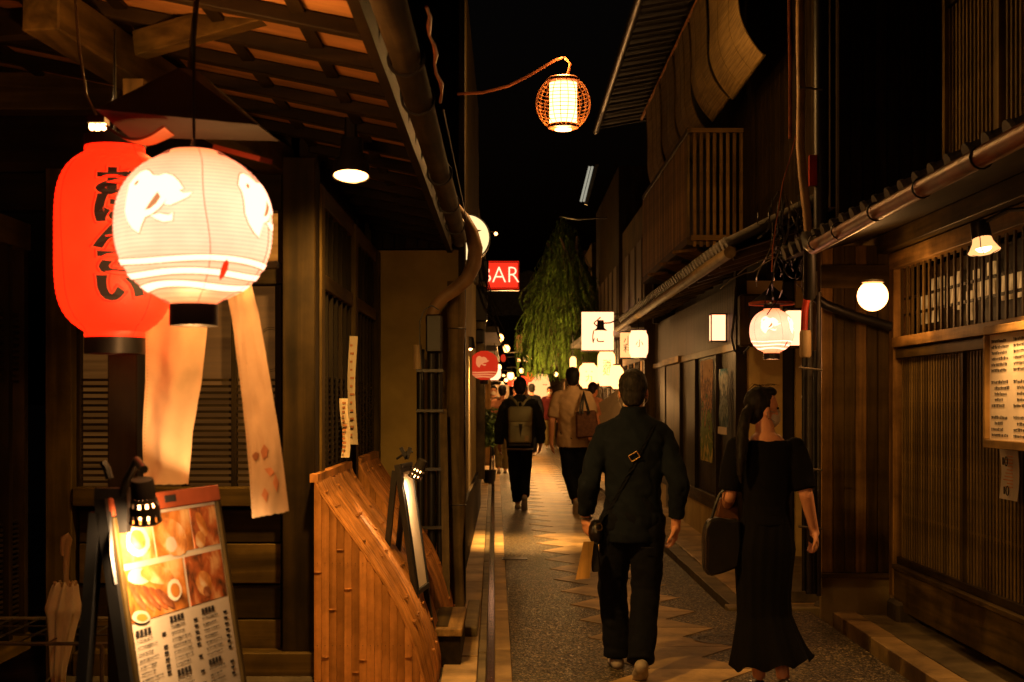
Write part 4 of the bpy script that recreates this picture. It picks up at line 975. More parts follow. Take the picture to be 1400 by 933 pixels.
# entry: tan plaster alcove walls
part('alcove_wall', BX((2.15, 12.9, 0), (2.50, 12.96, 2.6)), 'plaster', R2); part('alcove_wall', BX((2.62, 12.9, 0), (2.75, 12.96, 2.6)), 'plaster', R2)
part('alcove_door', BX((2.50, 13.0, 0), (2.62, 13.05, 2.6)), 'black', R2)
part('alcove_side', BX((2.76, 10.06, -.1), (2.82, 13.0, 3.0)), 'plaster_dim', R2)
part('corner_post', BX((2.07, 12.86, 0), (2.17, 12.98, 2.75)), 'dark_z', R2, bev=.004)
part('alcove_sill', BX((2.1, 10.5, .02), (2.76, 12.9, .10)), 'kerb', R2)
# shop front planks, doors, plaster skirting
n = 0; d = 13.05
while d < 20.4:
    part('plank', FBm(d, d+.145, .55, 2.0, XM+.02, .02), 'dark_z', R2, bev=.002); part('upper_plank', FBm(d, d+.145, 2.02, 2.62, XM+.02, .02), 'dark_z', R2, bev=.002); d += .15; n += 1
part('skirting', FBm(13.0, 20.5, .06, .40, XM+.0, .05), 'plaster', R2); part('skirting_base', FBm(13.0, 20.5, -.05, .058, XM-.02, .06), 'kerb', R2)
for z0, z1 in ((.402, .54), (1.98, 2.05)): part('rail', FBm(13.0, 20.5, z0, z1, XM-.015, .05), 'mid_y', R2, bev=.003)
for dd in (13.0, 14.3, 15.9, 17.3, 18.9): part('frame_post', FBm(dd, dd+.09, .54, 1.98, XM-.02, .05), 'dark_z', R2, bev=.003)
part('door_leaf', FBm(17.4, 18.85, .12, 1.97, XM-.008, .02), 'mid_z', R2, label='reddish sliding door leaf'); part('door_head', FBm(17.2, 19.0, 1.985, 2.06, XM-.05, .08), 'light_y', R2)
for k, (lb_, da, db, z0, z1, mt) in enumerate((('tall framed poster of orange flowers and green leaves on the dark shop wall', 14.46, 15.3, .88, 1.98-.04, 'art1'), ('narrow blue poster with a white lower margin on the dark shop wall', 13.45, 13.95, 1.26, 1.82, 'art2'))):
    po = thing('poster', lb_, 'poster', (XM-.03, (da+db)/2, z0))
    part('picture', MB().grid(lambda u, v: (XM-.035+.006*math.sin(9*v+3*u), da+(db-da)*u, z0+(z1-z0)*v), 3, 10, thick=.003), mt, po)
    if k: part('margin', BX((XM-.05, da, z0-.07), (XM-.04, db, z0)), 'white', po)
pw = thing('paper_wall_lamp', 'square paper wall lamp glowing on the shop front above the blue poster', 'lamp', P(980, 450, 13.7))
pc = P(981, 449, 13.8)
part('paper_box', BX(pc+Vector((-.07, -.07, -.125)), pc+Vector((.07, .07, .125))), 'l_signwhite', pw)
for sx in (-1, 1):
    for sy in (-1, 1): part('lamp_frame', BX(pc+Vector((sx*.072-.006, sy*.072-.006, -.14)), pc+Vector((sx*.072+.006, sy*.072+.006, .14))), 'dark_z', pw)
for z in (-.135, .127): part('lamp_frame', BX(pc+Vector((-.082, -.082, z)), pc+Vector((.082, .082, z+.012))), 'dark_x', pw)
# eave with tile rows
part('eave_soffit', MB().add([(1.66, 10.4, 2.60), (2.3, 10.4, 2.80), (2.3, 20.5, 2.80), (1.66, 20.5, 2.60)], [(0, 1, 2, 3)]), 'mid_x', R2)
part('eave_deck', MB().add([(1.64, 10.4, 2.64), (2.4, 10.4, 3.02), (2.4, 20.5, 3.02), (1.64, 20.5, 2.64)], [(3, 2, 1, 0)]), 'tile', R2)
part('eave_fascia', BX((1.64, 10.4, 2.575), (1.675, 20.5, 2.635)), 'mid_y', R2)
k = 0; dd = 10.45
me_t = mesh_of(MB().tube([(-.37, 0, -.185), (.37, 0, .185)], .042, 8), 'roof_tile', smooth=True); me_t.materials.append(M['tile'])
me_e = mesh_of(MB().lathe([(.001, -.012), (.052, -.012), (.052, .012), (.001, .012)], (0, 0, 0), 12), 'tile_end'); me_e.materials.append(M['tile'])
while dd < 20.4:
    inst('roof_tile', me_t, (1.99, dd, 2.85), R2); inst('tile_end', me_e, (1.618, dd, 2.665), R2, rot=(0, R(63), 0)); dd += .175
for i in range(15): part('eave_rafter', MB().beam((1.68, 10.6+i*.66, 2.59), (2.2, 10.6+i*.66, 2.75), .06, .07), 'mid_x', R2)
mg = thing('roof_gutter', 'olive bamboo gutter under the tile ends of the middle right eave', 'gutter', (1.6, 14, 2.56))
part('gutter_pipe', MB().tube([(1.60, 10.2, 2.575), (1.60, 20.6, 2.56)], .045, 10), 'olive', mg, smooth=True)
# upper storey
part('upper_wall', FBm(10.2, 20.0, 2.9, 6.3, 2.32, .05), 'dark_z', R2)
n = 0; d = 10.25
while d < 19.9: part('upper_board', FBm(d, d+.2, 3.0, 5.3, 2.28, .03), 'dark_z', R2, bev=.003); d += .205; n += 1
part('upper_corner_board', BX((2.05, 19.9, 2.6), (2.35, 19.98, 5.4)), 'dark_z', R2)
part('balcony_floor', BX((1.74, 13.75, 3.02), (2.3, 18.3, 3.10)), 'mid_y', R2)
bk = part('balcony', BX((1.74, 13.72, 4.10), (1.80, 18.3, 4.15)), 'mid_y', R2, label='boxed timber balcony with barred near end')
d = 13.80; n = 0
while d < 18.3: part('balcony_plank', BX((1.75, d, 3.105), (1.775+.004*(n % 2), d+.125, 4.095)), 'light_z' if n % 4 else 'brown_bamboo', bk, bev=.003); d += .13; n += 1
for k in range(8): part('balcony_bar', BX((1.80+k*.064, 13.74, 3.0), (1.832+k*.064, 13.775, 4.14)), 'light_z', bk, bev=.003)
part('balcony_rail', BX((1.78, 13.70, 4.10), (2.30, 13.738, 4.14)), 'light_x', bk); part('balcony_rail', BX((1.78, 13.70, 3.06), (2.30, 13.738, 3.11)), 'light_x', bk)
for k in range(3): part('balcony_bracket', MB().beam((1.76, 14.1+k*1.25, 3.0), (2.28, 14.5+k*1.25, 2.86), .34, .03), 'light_x', R2)
part('upper_eave', MB().add([(1.28, 9.0, 5.36), (2.4, 9.0, 5.55), (2.4, 20.0, 5.55), (1.28, 20.0, 5.36), (1.28, 9.0, 5.44), (2.4, 9.0, 5.85), (2.4, 20, 5.85), (1.28, 20, 5.44)], [(0,1,2,3),(7,6,5,4),(0,4,5,1),(1,5,6,2),(2,6,7,3),(3,7,4,0)]), 'dark_x', R2)
for i in range(22): part('upper_rafter', MB().beam((1.30, 9.3+i*.5, 5.32), (2.3, 9.3+i*.5, 5.50), .05, .03), 'ink', R2)
part('upper_gutter', MB().tube([(1.26, 9.0, 5.36), (1.26, 20.1, 5.33)], .05, 8), 'dark_metal', R2, smooth=True)
part('blind_pole', MB().tube([(1.80, 10.5, 5.30), (1.80, 19, 5.28)], .02, 6), 'bamboo_y', R2)
for k, (da, db, zb) in enumerate(((11.15, 12.75, 4.22), (12.95, 14.0, 4.27), (14.12, 15.3, 4.15), (15.42, 16.6, 4.1), (16.75, 18.3, 4.05))):
    bb = thing('bamboo_blind', ['nearest and widest hanging bamboo blind, its foot pulled in to the wall', 'second hanging bamboo blind from the near end', 'third hanging bamboo blind, just above the balcony end', 'fourth hanging bamboo blind, behind the balcony rail', 'farthest hanging bamboo blind on the upper floor'][k], 'blind', (1.85, (da+db)/2, 5.2), 'bamboo blinds on the upper floor')
    def fn(u, v):
        z = 5.28+(zb-5.28)*v; x = 1.80+.03*v+.20*max(0, (v-.55)/.45)**2.2
        return (x+.006*math.sin(u*7+k)+.012*math.sin(v*5), da+(db-da)*u, z)
    part('reed_sheet', MB().grid(fn, 8, 30, thick=.006), 'screen', bb, smooth=True)
    e0 = [fn(0, v/20) for v in range(21)]
    for uu in (0, .33, .66, 1): part('blind_cord', MB().tube([Vector(fn(uu, v/20))+Vector((-.006, 0, 0)) for v in range(21)], .006 if uu in (0, 1) else .004, 4), 'brown_bamboo', bb)
    part('bottom_rod', MB().tube([fn(0, 1), fn(1, 1)], .012, 6), 'brown_bamboo', bb)
# far shop annexe with noren beyond 20 m on the right
R3 = thing('far_right_shop', 'dark shop row behind the bright signs on the right', 'building', (2.2, 24, 0))
for k, (da, db, h_) in enumerate(((20.6, 24.5, 4.4), (24.7, 31, 5.6), (31.2, 42, 5.0), (42.2, 62, 6))):
    x = 2.0-.012*(da-20)
    part('shop_wall', BX((x, da, -.1), (x+3, db, h_)), 'dark_z' if k % 2 else 'mid_z', R3)
    part('shop_eave', MB().beam((x-(.10 if k == 0 else .32), da, 2.62), (x-(.10 if k == 0 else .32), db, 2.66), .2 if k == 0 else .62, .09), 'tile', R3)
    for j in range(int((db-da)/1.1)):
        dd = da+.3+j*1.1
        wn = part('window', BX((x-.02, dd, 1.0), (x-.01, dd+.8, 2.1)), 'w_amber' if (j+k) % 3 else 'w_poster', R3)
        for q in range(5): part('bar', BX((x-.05, dd+.1+q*.16, 1.0), (x-.022, dd+.13+q*.16, 2.1)), 'dark_z', wn)
    for j in range(int((db-da)/1.1)):
        dd = da+.3+j*1.1; part('upper_window', BX((x-.02, dd, 3.0), (x-.01, dd+.7, 3.9)), 'w_faint', R3)
L3 = thing('far_left_shop', 'row of plastered shop fronts beyond the wing wall on the left', 'building', (-.8, 20, 0))
for k, (da, db, h_) in enumerate(((10.66, 19.5, 4.9), (19.6, 25.4, 4.4), (26.6, 36, 5.2), (36.3, 62, 5.4))):
    x = -.40-.009*(da-12)
    part('shop_wall', BX((x-3, da, -.1), (x, db, h_)), 'plaster' if k == 0 else 'dark_z' if k % 2 else 'mid_z', L3)
    part('base_board', BX((x, da, -.1), (x+.03, db, .62)), 'dark_y', L3)
    if k: part('shop_eave', MB().beam((x+.1, da, 2.5), (x+.1, db, 2.55), .5, .08), 'tile', L3)
    for j in range(int((db-da)/1.3)):
        if k == 0: continue
        dd = da+.3+j*1.3
        wn = part('window', BX((x+.01, dd, .95), (x+.02, dd+.9, 2.05)), 'w_poster' if (j+k) % 2 else 'w_amber', L3)
        for q in range(5): part('bar', BX((x+.022, dd+.1+q*.18, .95), (x+.045, dd+.13+q*.18, 2.05)), 'dark_z', wn)
part('side_panel', BX((-.46, 12.0, 2.9), (-.34, 17, 5.0)), 'mid_z', L3)
E = thing('end_house', 'dark house closing the far end of the street', 'building', (1, 66, 0))
part('house_wall', BX((-4, 66, -.1), (6, 67, 5.5)), 'dark_z', E)
part('house_roof', MB().prism([(-4.4, 5.5), (6.4, 5.5), (1, 7.6)], 0, 3, fn=lambda x, y, z: (x, 65.6+z, y)), 'tile', E)
for k in range(6): part('window', BX((-1.5+k*.9, 65.95, .9), (-.8+k*.9, 65.98, 2.3)), 'w_poster' if k % 2 else 'w_amber', E)
op = thing('orange_post', 'orange-lit timber post at the left kerb below the small red lantern', 'post', P(667, 637, 26))
part('post_shaft', FB(663, 500, 671, 637, 26, .12), 'light_z', op)
def bushy(name, label, c, r, n, mat, sz, stem, cat='plant'):
    t_ = thing(name, label, cat, (c[0], c[1], zg(c[1])))
    rnd = random.Random(int(c[1]*10)); m_ = MB()
    for _ in range(n):
        th, ph = rnd.uniform(0, 6.28), math.acos(rnd.uniform(-1, 1)); q = rnd.random()**.5
        p = Vector(c)+Vector((r[0]*q*math.sin(ph)*math.cos(th), r[1]*q*math.sin(ph)*math.sin(th), r[2]*q*math.cos(ph)))
        a = Vector((rnd.uniform(-1, 1), rnd.uniform(-1, 1), rnd.uniform(-1.2, .3))).normalized()*sz; b = a.orthogonal().normalized()*sz*.2
        m_.add([p, p+a*.5+b, p+a, p+a*.5-b], [(0, 1, 2, 3)])
    part('foliage', m_, mat, t_, kind='stuff')
    part('stem', MB().tube([(c[0], c[1], zg(c[1])), (c[0]+.03, c[1], c[2]*.6), (c[0], c[1], c[2])], .02, 6), 'bark', t_)
    return t_
pp_ = P(669, 583, 24)
bushy('potted_plant', 'leafy green plant in a pot against the left shop front', pp_, (.15, .16, .32), 520, 'leaf2', .12, 0)
pt = thing('plant_pot', 'small dark pot under the leafy plant on the left', 'plant pot', (pp_.x, 24, zg(24)))
part('pot', MB().lathe([(.08, 0), (.12, .22), (.13, .24), (.115, .24), (.10, .05)], (pp_.x, 24, zg(24)), 16), 'black', pt)

# ================================================================ POLE CLUSTER
pc1 = thing('utility_poles', 'bundle of dark vertical conduits and a tan pipe standing before the planked wall', 'utility pole', (2.1, 9.8, zg(9.8)))
for x, r_, mt, y0, y1 in ((1106, .026, 'dark_metal', 370, 812), (1113, .020, 'black', 480, 812), (1119, .017, 'dark_metal', 400, 815), (1099, .016, 'black', 480, 808), (1122, .05, 'black', -60, 330)):
    part('conduit', MB().tube([P(x, y0, 9.75), P(x, (y0+y1)/2, 9.75), P(x, y1, 9.75)], r_, 9), mt, pc1, smooth=True)
part('tan_pipe', MB().tube([P(x, y, 9.7) for x, y in ((1094, -60), (1094, 60), (1095, 130), (1094, 200), (1097, 240), (1103, 290), (1107, 340), (1109, 378))], [.03]*8, 10), 'pipe', pc1, smooth=True)
part('elbow_collar', MB().tube([P(1109, 372, 9.7), P(1109, 404, 9.7)], .042, 10), 'dark_metal', pc1, smooth=True)
part('red_sleeve', MB().tube([P(1105, 398, 9.6), P(1100, 425, 9.6), P(1099, 455, 9.6)], .024, 9), 'redpipe', pc1, smooth=True)
part('cream_cap', MB().tube([P(1101, 452, 9.6), P(1101, 456, 9.6), P(1101, 486, 9.6), P(1101, 489, 9.6)], [.034, .04, .04, .032], 12), 'cream', pc1, smooth=True)
part('conduit', MB().tube([P(1078, -60, 9.9), P(1080, 100, 9.9), P(1080, 190, 9.9)], .012, 6), 'rustgutter', pc1)
part('ribbed_cover', FB(1107, 212, 1117, 254, 9.7, .05), 'redpipe', pc1)
for y in (120, 330, 503, 640, 720): part('pipe_clamp', MB().tube([P(1092, y, 9.62), P(1124, y+3, 9.66)], .008, 5), 'steel', pc1)
rnd = random.Random(9)
wr = thing('cable_tangle', 'tangle of black cables hanging where the two right-hand roofs meet', 'cables', P(1075, 330, 9.9))
for k in range(34):
    x0, y0 = rnd.uniform(1052, 1108), rnd.uniform(262, 330); x1, y1 = x0+rnd.uniform(-30, 26), y0+rnd.uniform(10, 110); s_ = rnd.uniform(8, 30)
    part('cable', MB().tube([P(x0+(x1-x0)*t+4*math.sin(t*7+k), y0+(y1-y0)*t+s_*math.sin(math.pi*t), 9.9+.3*rnd.random()) for t in [i/9 for i in range(10)]], .0035+.003*rnd.random(), 5), 'black' if k % 6 else 'steel', wr)
part('cable', MB().tube([P(x, y, 9.8) for x, y in ((1092, 170), (1082, 210), (1070, 250), (1062, 300), (1056, 340), (1055, 372))], .005, 5), 'rustgutter', wr)
part('cable', MB().tube([P(x, y, 9.8) for x, y in ((985, 395), (1000, 382), (1018, 374), (1030, 372), (1045, 360), (1060, 352))], .004, 5), 'steel', wr)
part('cable', MB().tube([P(x, y, 9.8) for x, y in ((1008, 376), (1020, 366), (1040, 357), (1056, 352))], .004, 5), 'steel', wr)
bx2 = thing('meter_box', 'brown electric meter box behind the round white lantern', 'meter box', P(1028, 435, 12.6))
part('box_body', FB(1012, 402, 1046, 474, 12.5, .16), 'mid_z', bx2, bev=.02); part('box_window', FB(1024, 415, 1040, 434, 12.48, .02), 'black', bx2, bev=.004)
part('loop_cable', MB().tube([P(x, y, 12.45) for x, y in ((1006, 392), (1004, 430), (1000, 462), (1004, 480), (1016, 484), (1024, 474))], .012, 6), 'black', bx2)
sb = thing('sign_box', 'white lit sign box directly behind the round lantern on the right', 'sign', P(1091, 450, 11.2))
part('lit_face', FB(1078, 425, 1098, 472, 11.2, .12), 'l_signwhite', sb); part('sign_frame', FB(1076, 421, 1100, 424.5, 11.18, .16), 'dark_x', sb); part('sign_frame', FB(1076, 472.5, 1100, 476, 11.18, .16), 'dark_x', sb)
fl = thing('tube_lights', 'pair of dim fluorescent tubes high on a bracket over the middle of the street', 'street light', P(803, 250, 21))
for k in (0, 1): part('tube', MB().tube([P(794+k*4, 276, 21), P(806+k*4, 228, 21)], .016, 8), 'l_tube', fl)
part('tube_housing', MB().beam(P(801, 280, 21.1), P(816, 226, 21.1), .10, .05), 'dark_metal', fl)
part('bracket', MB().tube([P(765, 296, 21), P(790, 300, 21), P(830, 298, 21)], .012, 6), 'dark_metal', fl)

# ================================================================ LEFT POLE WITH SIGNS
up_ = thing('street_pole', 'concrete pole with boxes and cables on the left, carrying the signs', 'utility pole', P(655, 640, 18))
part('pole_shaft', MB().tube([P(652, 655, 18), P(654, 400, 18), P(655, 310, 18)], [.10, .09, .085], 12), 'kerb', up_, smooth=True)
for (x0, y0, x1, y1) in ((644, 355, 668, 385), (648, 392, 666, 440), (646, 450, 662, 470)): part('equipment_box', FB(x0, y0, x1, y1, 17.8, .2), 'black', up_, bev=.02)
for k in range(9):
    x0 = 644+k*2; part('pole_cable', MB().tube([P(x0+(672+k*3-x0)*t, 345+20*math.sin(k)+(60+9*k)*t+18*math.sin(math.pi*t), 17.7) for t in [i/8 for i in range(9)]], .007, 5), 'black', up_)
ds = thing('disc_sign', 'round white lit disc sign half hidden by the left wall', 'sign', P(640, 325, 12.2))
dc = P(638, 325, 12.2)
part('sign_drum', MB().prism([(.205*math.cos(t), .205*math.sin(t)) for t in [2*math.pi*j/40 for j in range(40)]], 0, .12, fn=lambda x, y, z: dc+Vector((x, .006+z, y))), 'black', ds)
part('lit_face', MB().prism([(.192*math.cos(t), .192*math.sin(t)) for t in [2*math.pi*j/40 for j in range(40)]], -.004, .004, fn=lambda x, y, z: dc+Vector((x, z, y))), 'l_disc', ds)
part('leaf_mark', mapped(polymb([(.02, -.16), (.10, -.13), (.12, -.02), (.09, .045), (.13, .06), (.07, .07), (.02, .03), (-.02, .04), (.0, -.05)], 1), lambda x, y, z: dc+Vector((x, -.008, y))), 'black', ds)
bs = thing('bar_sign', 'red lit box sign reading BAR in white neon letters', 'sign', P(686, 377, 22))
part('sign_case', FB(652, 356, 711, 397, 22.0, .22), 'black', bs, bev=.01)
part('lit_face', FB(655, 359.5, 708, 393.5, 21.985, .012), 'l_neonbg', bs)
tm = textmb('BAR', .36, offset=-.006, extrude=.006, sx=.92); bcx = P(683, 377, 21.96)
part('lettering', mapped(tm, lambda x, y, z: bcx+Vector((x*1.03, -z, y))), 'l_neon', bs)
part('sign_edge', MB().tube([P(654, 358, 21.97), P(709, 358, 21.97), P(709, 395, 21.97), P(654, 395, 21.97)], .008, 5), 'l_redline', bs)

# ================================================================ BRIGHT SIGNS AND LANTERNS DOWN THE STREET
def boxsign(label, x0, y0, x1, y1, d, th, mat, txt=None, size=.2, name='sign'):
    t_ = thing(name, label, 'sign', P((x0+x1)/2, (y0+y1)/2, d))
    part('lit_face', FB(x0, y0, x1, y1, d, th), mat, t_)
    part('sign_frame', FB(x0-1, y0-1.6, x1+1, y0-.1, d-.02, th+.04), 'dark_x', t_); part('sign_frame', FB(x0-1, y1+.1, x1+1, y1+1.6, d-.02, th+.04), 'dark_x', t_)
    if txt:
        c_ = P((x0+x1)/2, (y0+y1)/2, d-.01); part('lettering', mapped(textmb(txt, size), lambda x, y, z: c_+Vector((x, 0, y))), 'ink', t_)
    part('sign_bracket', MB().tube([P(x1, y0+3, d), P(x1+14, y0+2, d)], .012, 5), 'black', t_)
    return t_
boxsign('large white lit signboard with brush writing in front of the willow', 796, 427, 839, 479, 24.0, .2, 'l_signwhite', 'く\nに', .26)
boxsign('cream lit sign with small vertical writing, left of the white lantern on the eave', 849, 455, 868, 489, 18.5, .15, 'l_cream', '小\n料', .12)
for (lb_, x, y, w_, h_, d, p, op_, mt, ttl) in (
    ('white plover lantern with pink edges hanging beside the cream sign', 873, 471, 26, 37, 17.5, 6, .8, 'l_signwhite', 1),
    ('tall white barrel lantern behind the head of the man with the tote bag', 804.5, 514, 26, 34, 25.5, 5, .6, 'l_farwhite', 1),
    ('tall bright white lantern just below the large signboard', 829, 504, 24, 48, 24.5, 8, .75, 'l_farwhite', 1),
    ('round bright white lantern nearest the walking man in the dark shirt', 843, 516, 20, 32, 21.5, 3, .5, 'l_farwhite', 0),
    ('small white lantern above the head of the man with the tote bag', 783.5, 497, 9, 18, 27, 5, .6, 'l_farwhite', 0),
    ('big pale round lantern at the far end of the street', 737, 532, 30, 40, 40, 3, .5, 'l_cream', 0),
    ('pale red-tinted lantern far left behind the backpack man', 716, 521, 15, 13, 44, 2.6, .5, 'l_farred', 0),
    ('small red lantern far down the street, left of the backpack man', 699, 523, 10, 10, 42, 2.6, .5, 'l_farred', 0),
    ('far red lantern above the crowd beside the willow', 766, 487, 7, 12, 34, 4, .6, 'l_dimred', 0),
    ('orange-red lantern low among the far crowd', 724, 516, 11, 12, 37, 3, .5, 'l_farred', 0), ('cream lantern close above the backpack', 745, 519, 10, 14, 35, 4, .6, 'l_cream', 0), ('dim red lantern left of the lower round street lamp', 688, 490, 7, 10, 31, 3, .5, 'l_dimred', 0),
    ('pale white lantern next to the small red plover lantern', 676, 511, 18, 18, 24, 3, .6, 'l_signwhite', 0)):
    c_ = P(x, y, d); Rr = w_/2*d/F; hh = h_*d/F
    t_ = thing('paper_lantern', lb_, 'lantern', c_)
    part('paper_shell', MB().lathe([(Rr*max(op_, prof(min(.999, abs(-1+i/10)), p)), hh*(-.5+i/20)) for i in range(21)], c_, 22, closed=False), mt, t_, smooth=True)
    for s_ in (-1, 1): part('rim', MB().lathe([(Rr*op_, s_*hh/2), (Rr*op_*1.03, s_*hh/2), (Rr*op_*1.03, s_*hh*.56), (Rr*op_*.9, s_*hh*.56)], c_, 16), 'black', t_)
    if ttl: part('lettering', mapped(textmb('一\n力' if d > 24.9 else '酒\n処' if d > 20 else '小', min(hh*.3, Rr*1.0)), lambda X_, Y_, Z_: c_+Vector((X_, -math.sqrt(max(0, Rr*Rr-X_*X_))*1.01-.004, Y_))), 'ink', t_)
    part('hanging_cord', MB().tube([c_+Vector((0, 0, hh*.5)), c_+Vector((0, 0, hh*.5+.4))], .006, 4), 'black', t_)
for (lb_, x, y, r_, d, mt) in (
    ('shaded street lamp touching the left pole', 655, 458, 7, 30, 'l_far'), ('upper of the two round street lamps in the gap above the crowd', 683, 462.5, 5.6, 30, 'l_far'),
    ('lower of the two round street lamps in the gap above the crowd', 692, 477, 5.0, 34, 'l_far'), ('round white lamp at the lower left edge of the willow', 721, 490, 5.6, 33, 'l_far'),
    ('small globe lamp right of the red plover lantern', 681.5, 502.5, 4.2, 36, 'l_far'), ('oval lamp low over the crowd left of the willow', 698, 514, 4.6, 40, 'l_far'),
    ('very small lamp dot between the far lamps', 688.5, 514, 1.9, 50, 'l_far'), ('narrow small lamp above the backpack man', 706, 519, 2.6, 46, 'l_far'),
    ('small round lamp at the upper right of the big pale lantern', 736.5, 517, 2.8, 48, 'l_far'), ('low small lamp behind the patterned-shirt person', 687, 527, 3.2, 38, 'l_cream'),
    ('small lamp just above the pink-shirted head', 692, 520, 2.6, 41, 'l_far'), ('small lamp between the oval lamp and the big pale lantern', 713, 507, 3.0, 43, 'l_far'), ('lamp low at the left of the tall barrel lantern', 760, 512, 3.0, 36, 'l_far'), ('small lamp under the narrow orange banner', 709, 492, 2.4, 40, 'l_warm'), ('tiny lamp cluster beside the round disc sign', 678, 320, 2.4, 26, 'l_warm')):
    c_ = P(x, y, d); rr = r_*d/F
    t_ = thing('street_lamp', lb_, 'lamp', c_)
    part('globe', MB().ball(c_, (rr, rr, rr*(1.25 if 'oval' in lb_ or 'narrow' in lb_ else 1)), 16), mt, t_, smooth=True)
    part('lamp_cap', MB().lathe([(rr*.3, rr*1.0), (rr*.7, rr*.9), (rr*.75, rr*1.1), (rr*.2, rr*1.5)], c_, 12), 'black', t_)
    part('lamp_arm', MB().tube([c_+Vector((0, 0, rr*1.3)), c_+Vector((-.15, .1, rr*1.6)), c_+Vector((-.45, .2, rr*1.4))], .012, 5), 'dark_metal', t_)
br_ = thing('banner_flag', 'narrow orange vertical banner hanging left of the willow', 'banner', P(710, 472, 36))
part('fabric', MB().grid(lambda u, v: P(706+9*u, 458+24*v, 36)+Vector((0, .05*math.sin(u*6), 0)), 6, 6, thick=.01), 'orangeshirt', br_)
cs_ = thing('clip_lamp', 'small black spot lamp in front of the large white signboard', 'lamp', P(822, 448, 22))
cc = P(821, 447, 22)
part('lamp_body', MB().lathe([(.02, .10), (.05, .10), (.06, -.02), (.11, -.06)], cc, 14), 'black', cs_)
part('bulb', MB().ball(cc+Vector((0, 0, -.075)), (.075, .075, .03), 10), 'l_signwhite', cs_)
part('lamp_arm', MB().tube([cc+Vector((0, 0, .05)), cc+Vector((.15, 0, .06)), cc+Vector((.35, 0, .14))], .012, 5), 'black', cs_)
for k, y in enumerate((548, 566)):
    tb = thing('menu_board', ['pale slanted menu board on the right before the bright lanterns', 'lower pale slanted board on the right beside the dark wall'][k], 'menu board', P(835, y+10, 19.5))
    part('sheet', MB().beam(P(822, y+14, 19.5), P(850, y-6, 19.0), .02, .22, up=(0, -.2, 1)), 'paper', tb); part('board_leg', MB().beam(P(846, y+4, 19.3), P(846, 640, 19.3), .03, .03), 'dark_z', tb)
dn = thing('small_downlight', 'tiny hooded downlight on the left wall, lighting the pavement', 'lamp', P(641, 478, 14.6))
dn_p = Vector((-.375, 14.6, 2.05))
part('lamp_hood', MB().lathe([(.02, .12), (.035, .11), (.055, 0), (.045, 0)], dn_p, 14), 'black', dn); part('bulb', MB().ball(dn_p, .020, 10), 'l_bulb', dn)
light('lamp_light', dn_p+Vector((.02, 0, -.05)), 750, (1, .52, .15), .04, dn, spot=66, tgt=dn_p+Vector((.34, .2, -2)), blend=1.0)

# ================================================================ WILLOW
wt = thing('willow_tree', 'weeping willow hanging over the street behind the bright signs', 'tree', (2.0, 30, zg(30)))
part('trunk', MB().tube([(1.9, 30, 0), (1.85, 30, 1.8), (1.6, 30, 3.0), (1.35, 30, 4.2), (1.2, 30, 5.0)], [.17, .15, .12, .09, .05], 10), 'bark', wt, smooth=True)
rnd = random.Random(4)
for k in range(7):
    a = k*.9; part('limb', MB().tube([(1.55, 30, 3.0+k*.2), (1.3+.25*math.cos(a), 30+.4*math.sin(a), 4.0+k*.12), (1.2+.4*math.cos(a), 30+.5*math.sin(a), 4.6+k*.06)], [.06, .04, .02], 6), 'bark', wt)
mt_, ms = MB(), MB()
for k in range(520):
    a, q = rnd.uniform(0, 6.28), rnd.random()**.5
    x, y = 1.2+.95*q*math.cos(a)*.5, 30+.7*q*math.sin(a); ox = .95*q*math.cos(a)*.55
    zt_ = 5.45-1.0*q*q-rnd.random()*.9; zb_ = max(2.0, zt_-rnd.uniform(1.2, 3.4)) + .7*max(0, x-1.25)*0 + .5*abs(math.sin(a*3+1))*rnd.random()
    dx = rnd.uniform(-.12, .12); n = int((zt_-zb_)*30); pts = []
    for i in range(n+1):
        t = i/n; p = Vector((x+dx*t+ox*min(1, t*1.6)+.03*math.sin(t*9+k), y+.05*math.sin(t*5+k), zt_+(zb_-zt_)*t)); pts.append(p)
        for s_ in (-1, 1):
            if rnd.random() < .2: continue
            a2 = Vector((rnd.uniform(-1, 1)*.8, rnd.uniform(-1, 1)*.8, -1.1)).normalized()*rnd.uniform(.05, .10); b2 = a2.orthogonal().normalized()*.011
            mt_.add([p, p+a2*.5+b2, p+a2, p+a2*.5-b2], [(0, 1, 2, 3)])
    ms.tube(pts[::4] if len(pts) > 8 else pts, .004, 3)
part('foliage', mt_, 'leaf', wt, kind='stuff'); part('twigs', ms, 'bark', wt, kind='stuff')

# point lights added among the far lanterns to brighten paving, crowd and willow
for k, (x, d, z, e) in enumerate(((1.25, 20.6, 2.0, 16), (1.3, 24.0, 1.7, 90), (.9, 28.5, 1.9, 260), (.2, 33, 2.3, 260), (-.1, 38, 2.3, 200), (.7, 42, 2.0, 220), (.0, 27, 2.6, 90))):
    light('lantern_fill', (x, d, z), e, (1, .48, .14), .12)
light('lantern_fill', (1.42, 17.2, 2.0), 20, (1, .52, .14), .1)  # added before the eave lantern to brighten the tote man's shirt
light('lantern_fill', BC+Vector((0, 0, .34)), 60, (1, .5, .13), .06, bl)  # extra light above the basket, added to brighten blinds and balcony
light('lantern_fill', BC+Vector((0, 0, -.28)), 44, (1, .48, .14), .1, bl)
light('lantern_fill', P(1055, 453, 10.6)+Vector((0, 0, -.24)), 6, (1, .36, .12), .06)
light('lantern_fill', GLp+Vector((0, -.16, -.05)), 11, (1, .48, .14), .08, gl)
light('lantern_fill', pc+Vector((-.12, 0, -.22)), 3.5, (1, .5, .16), .06, pw)

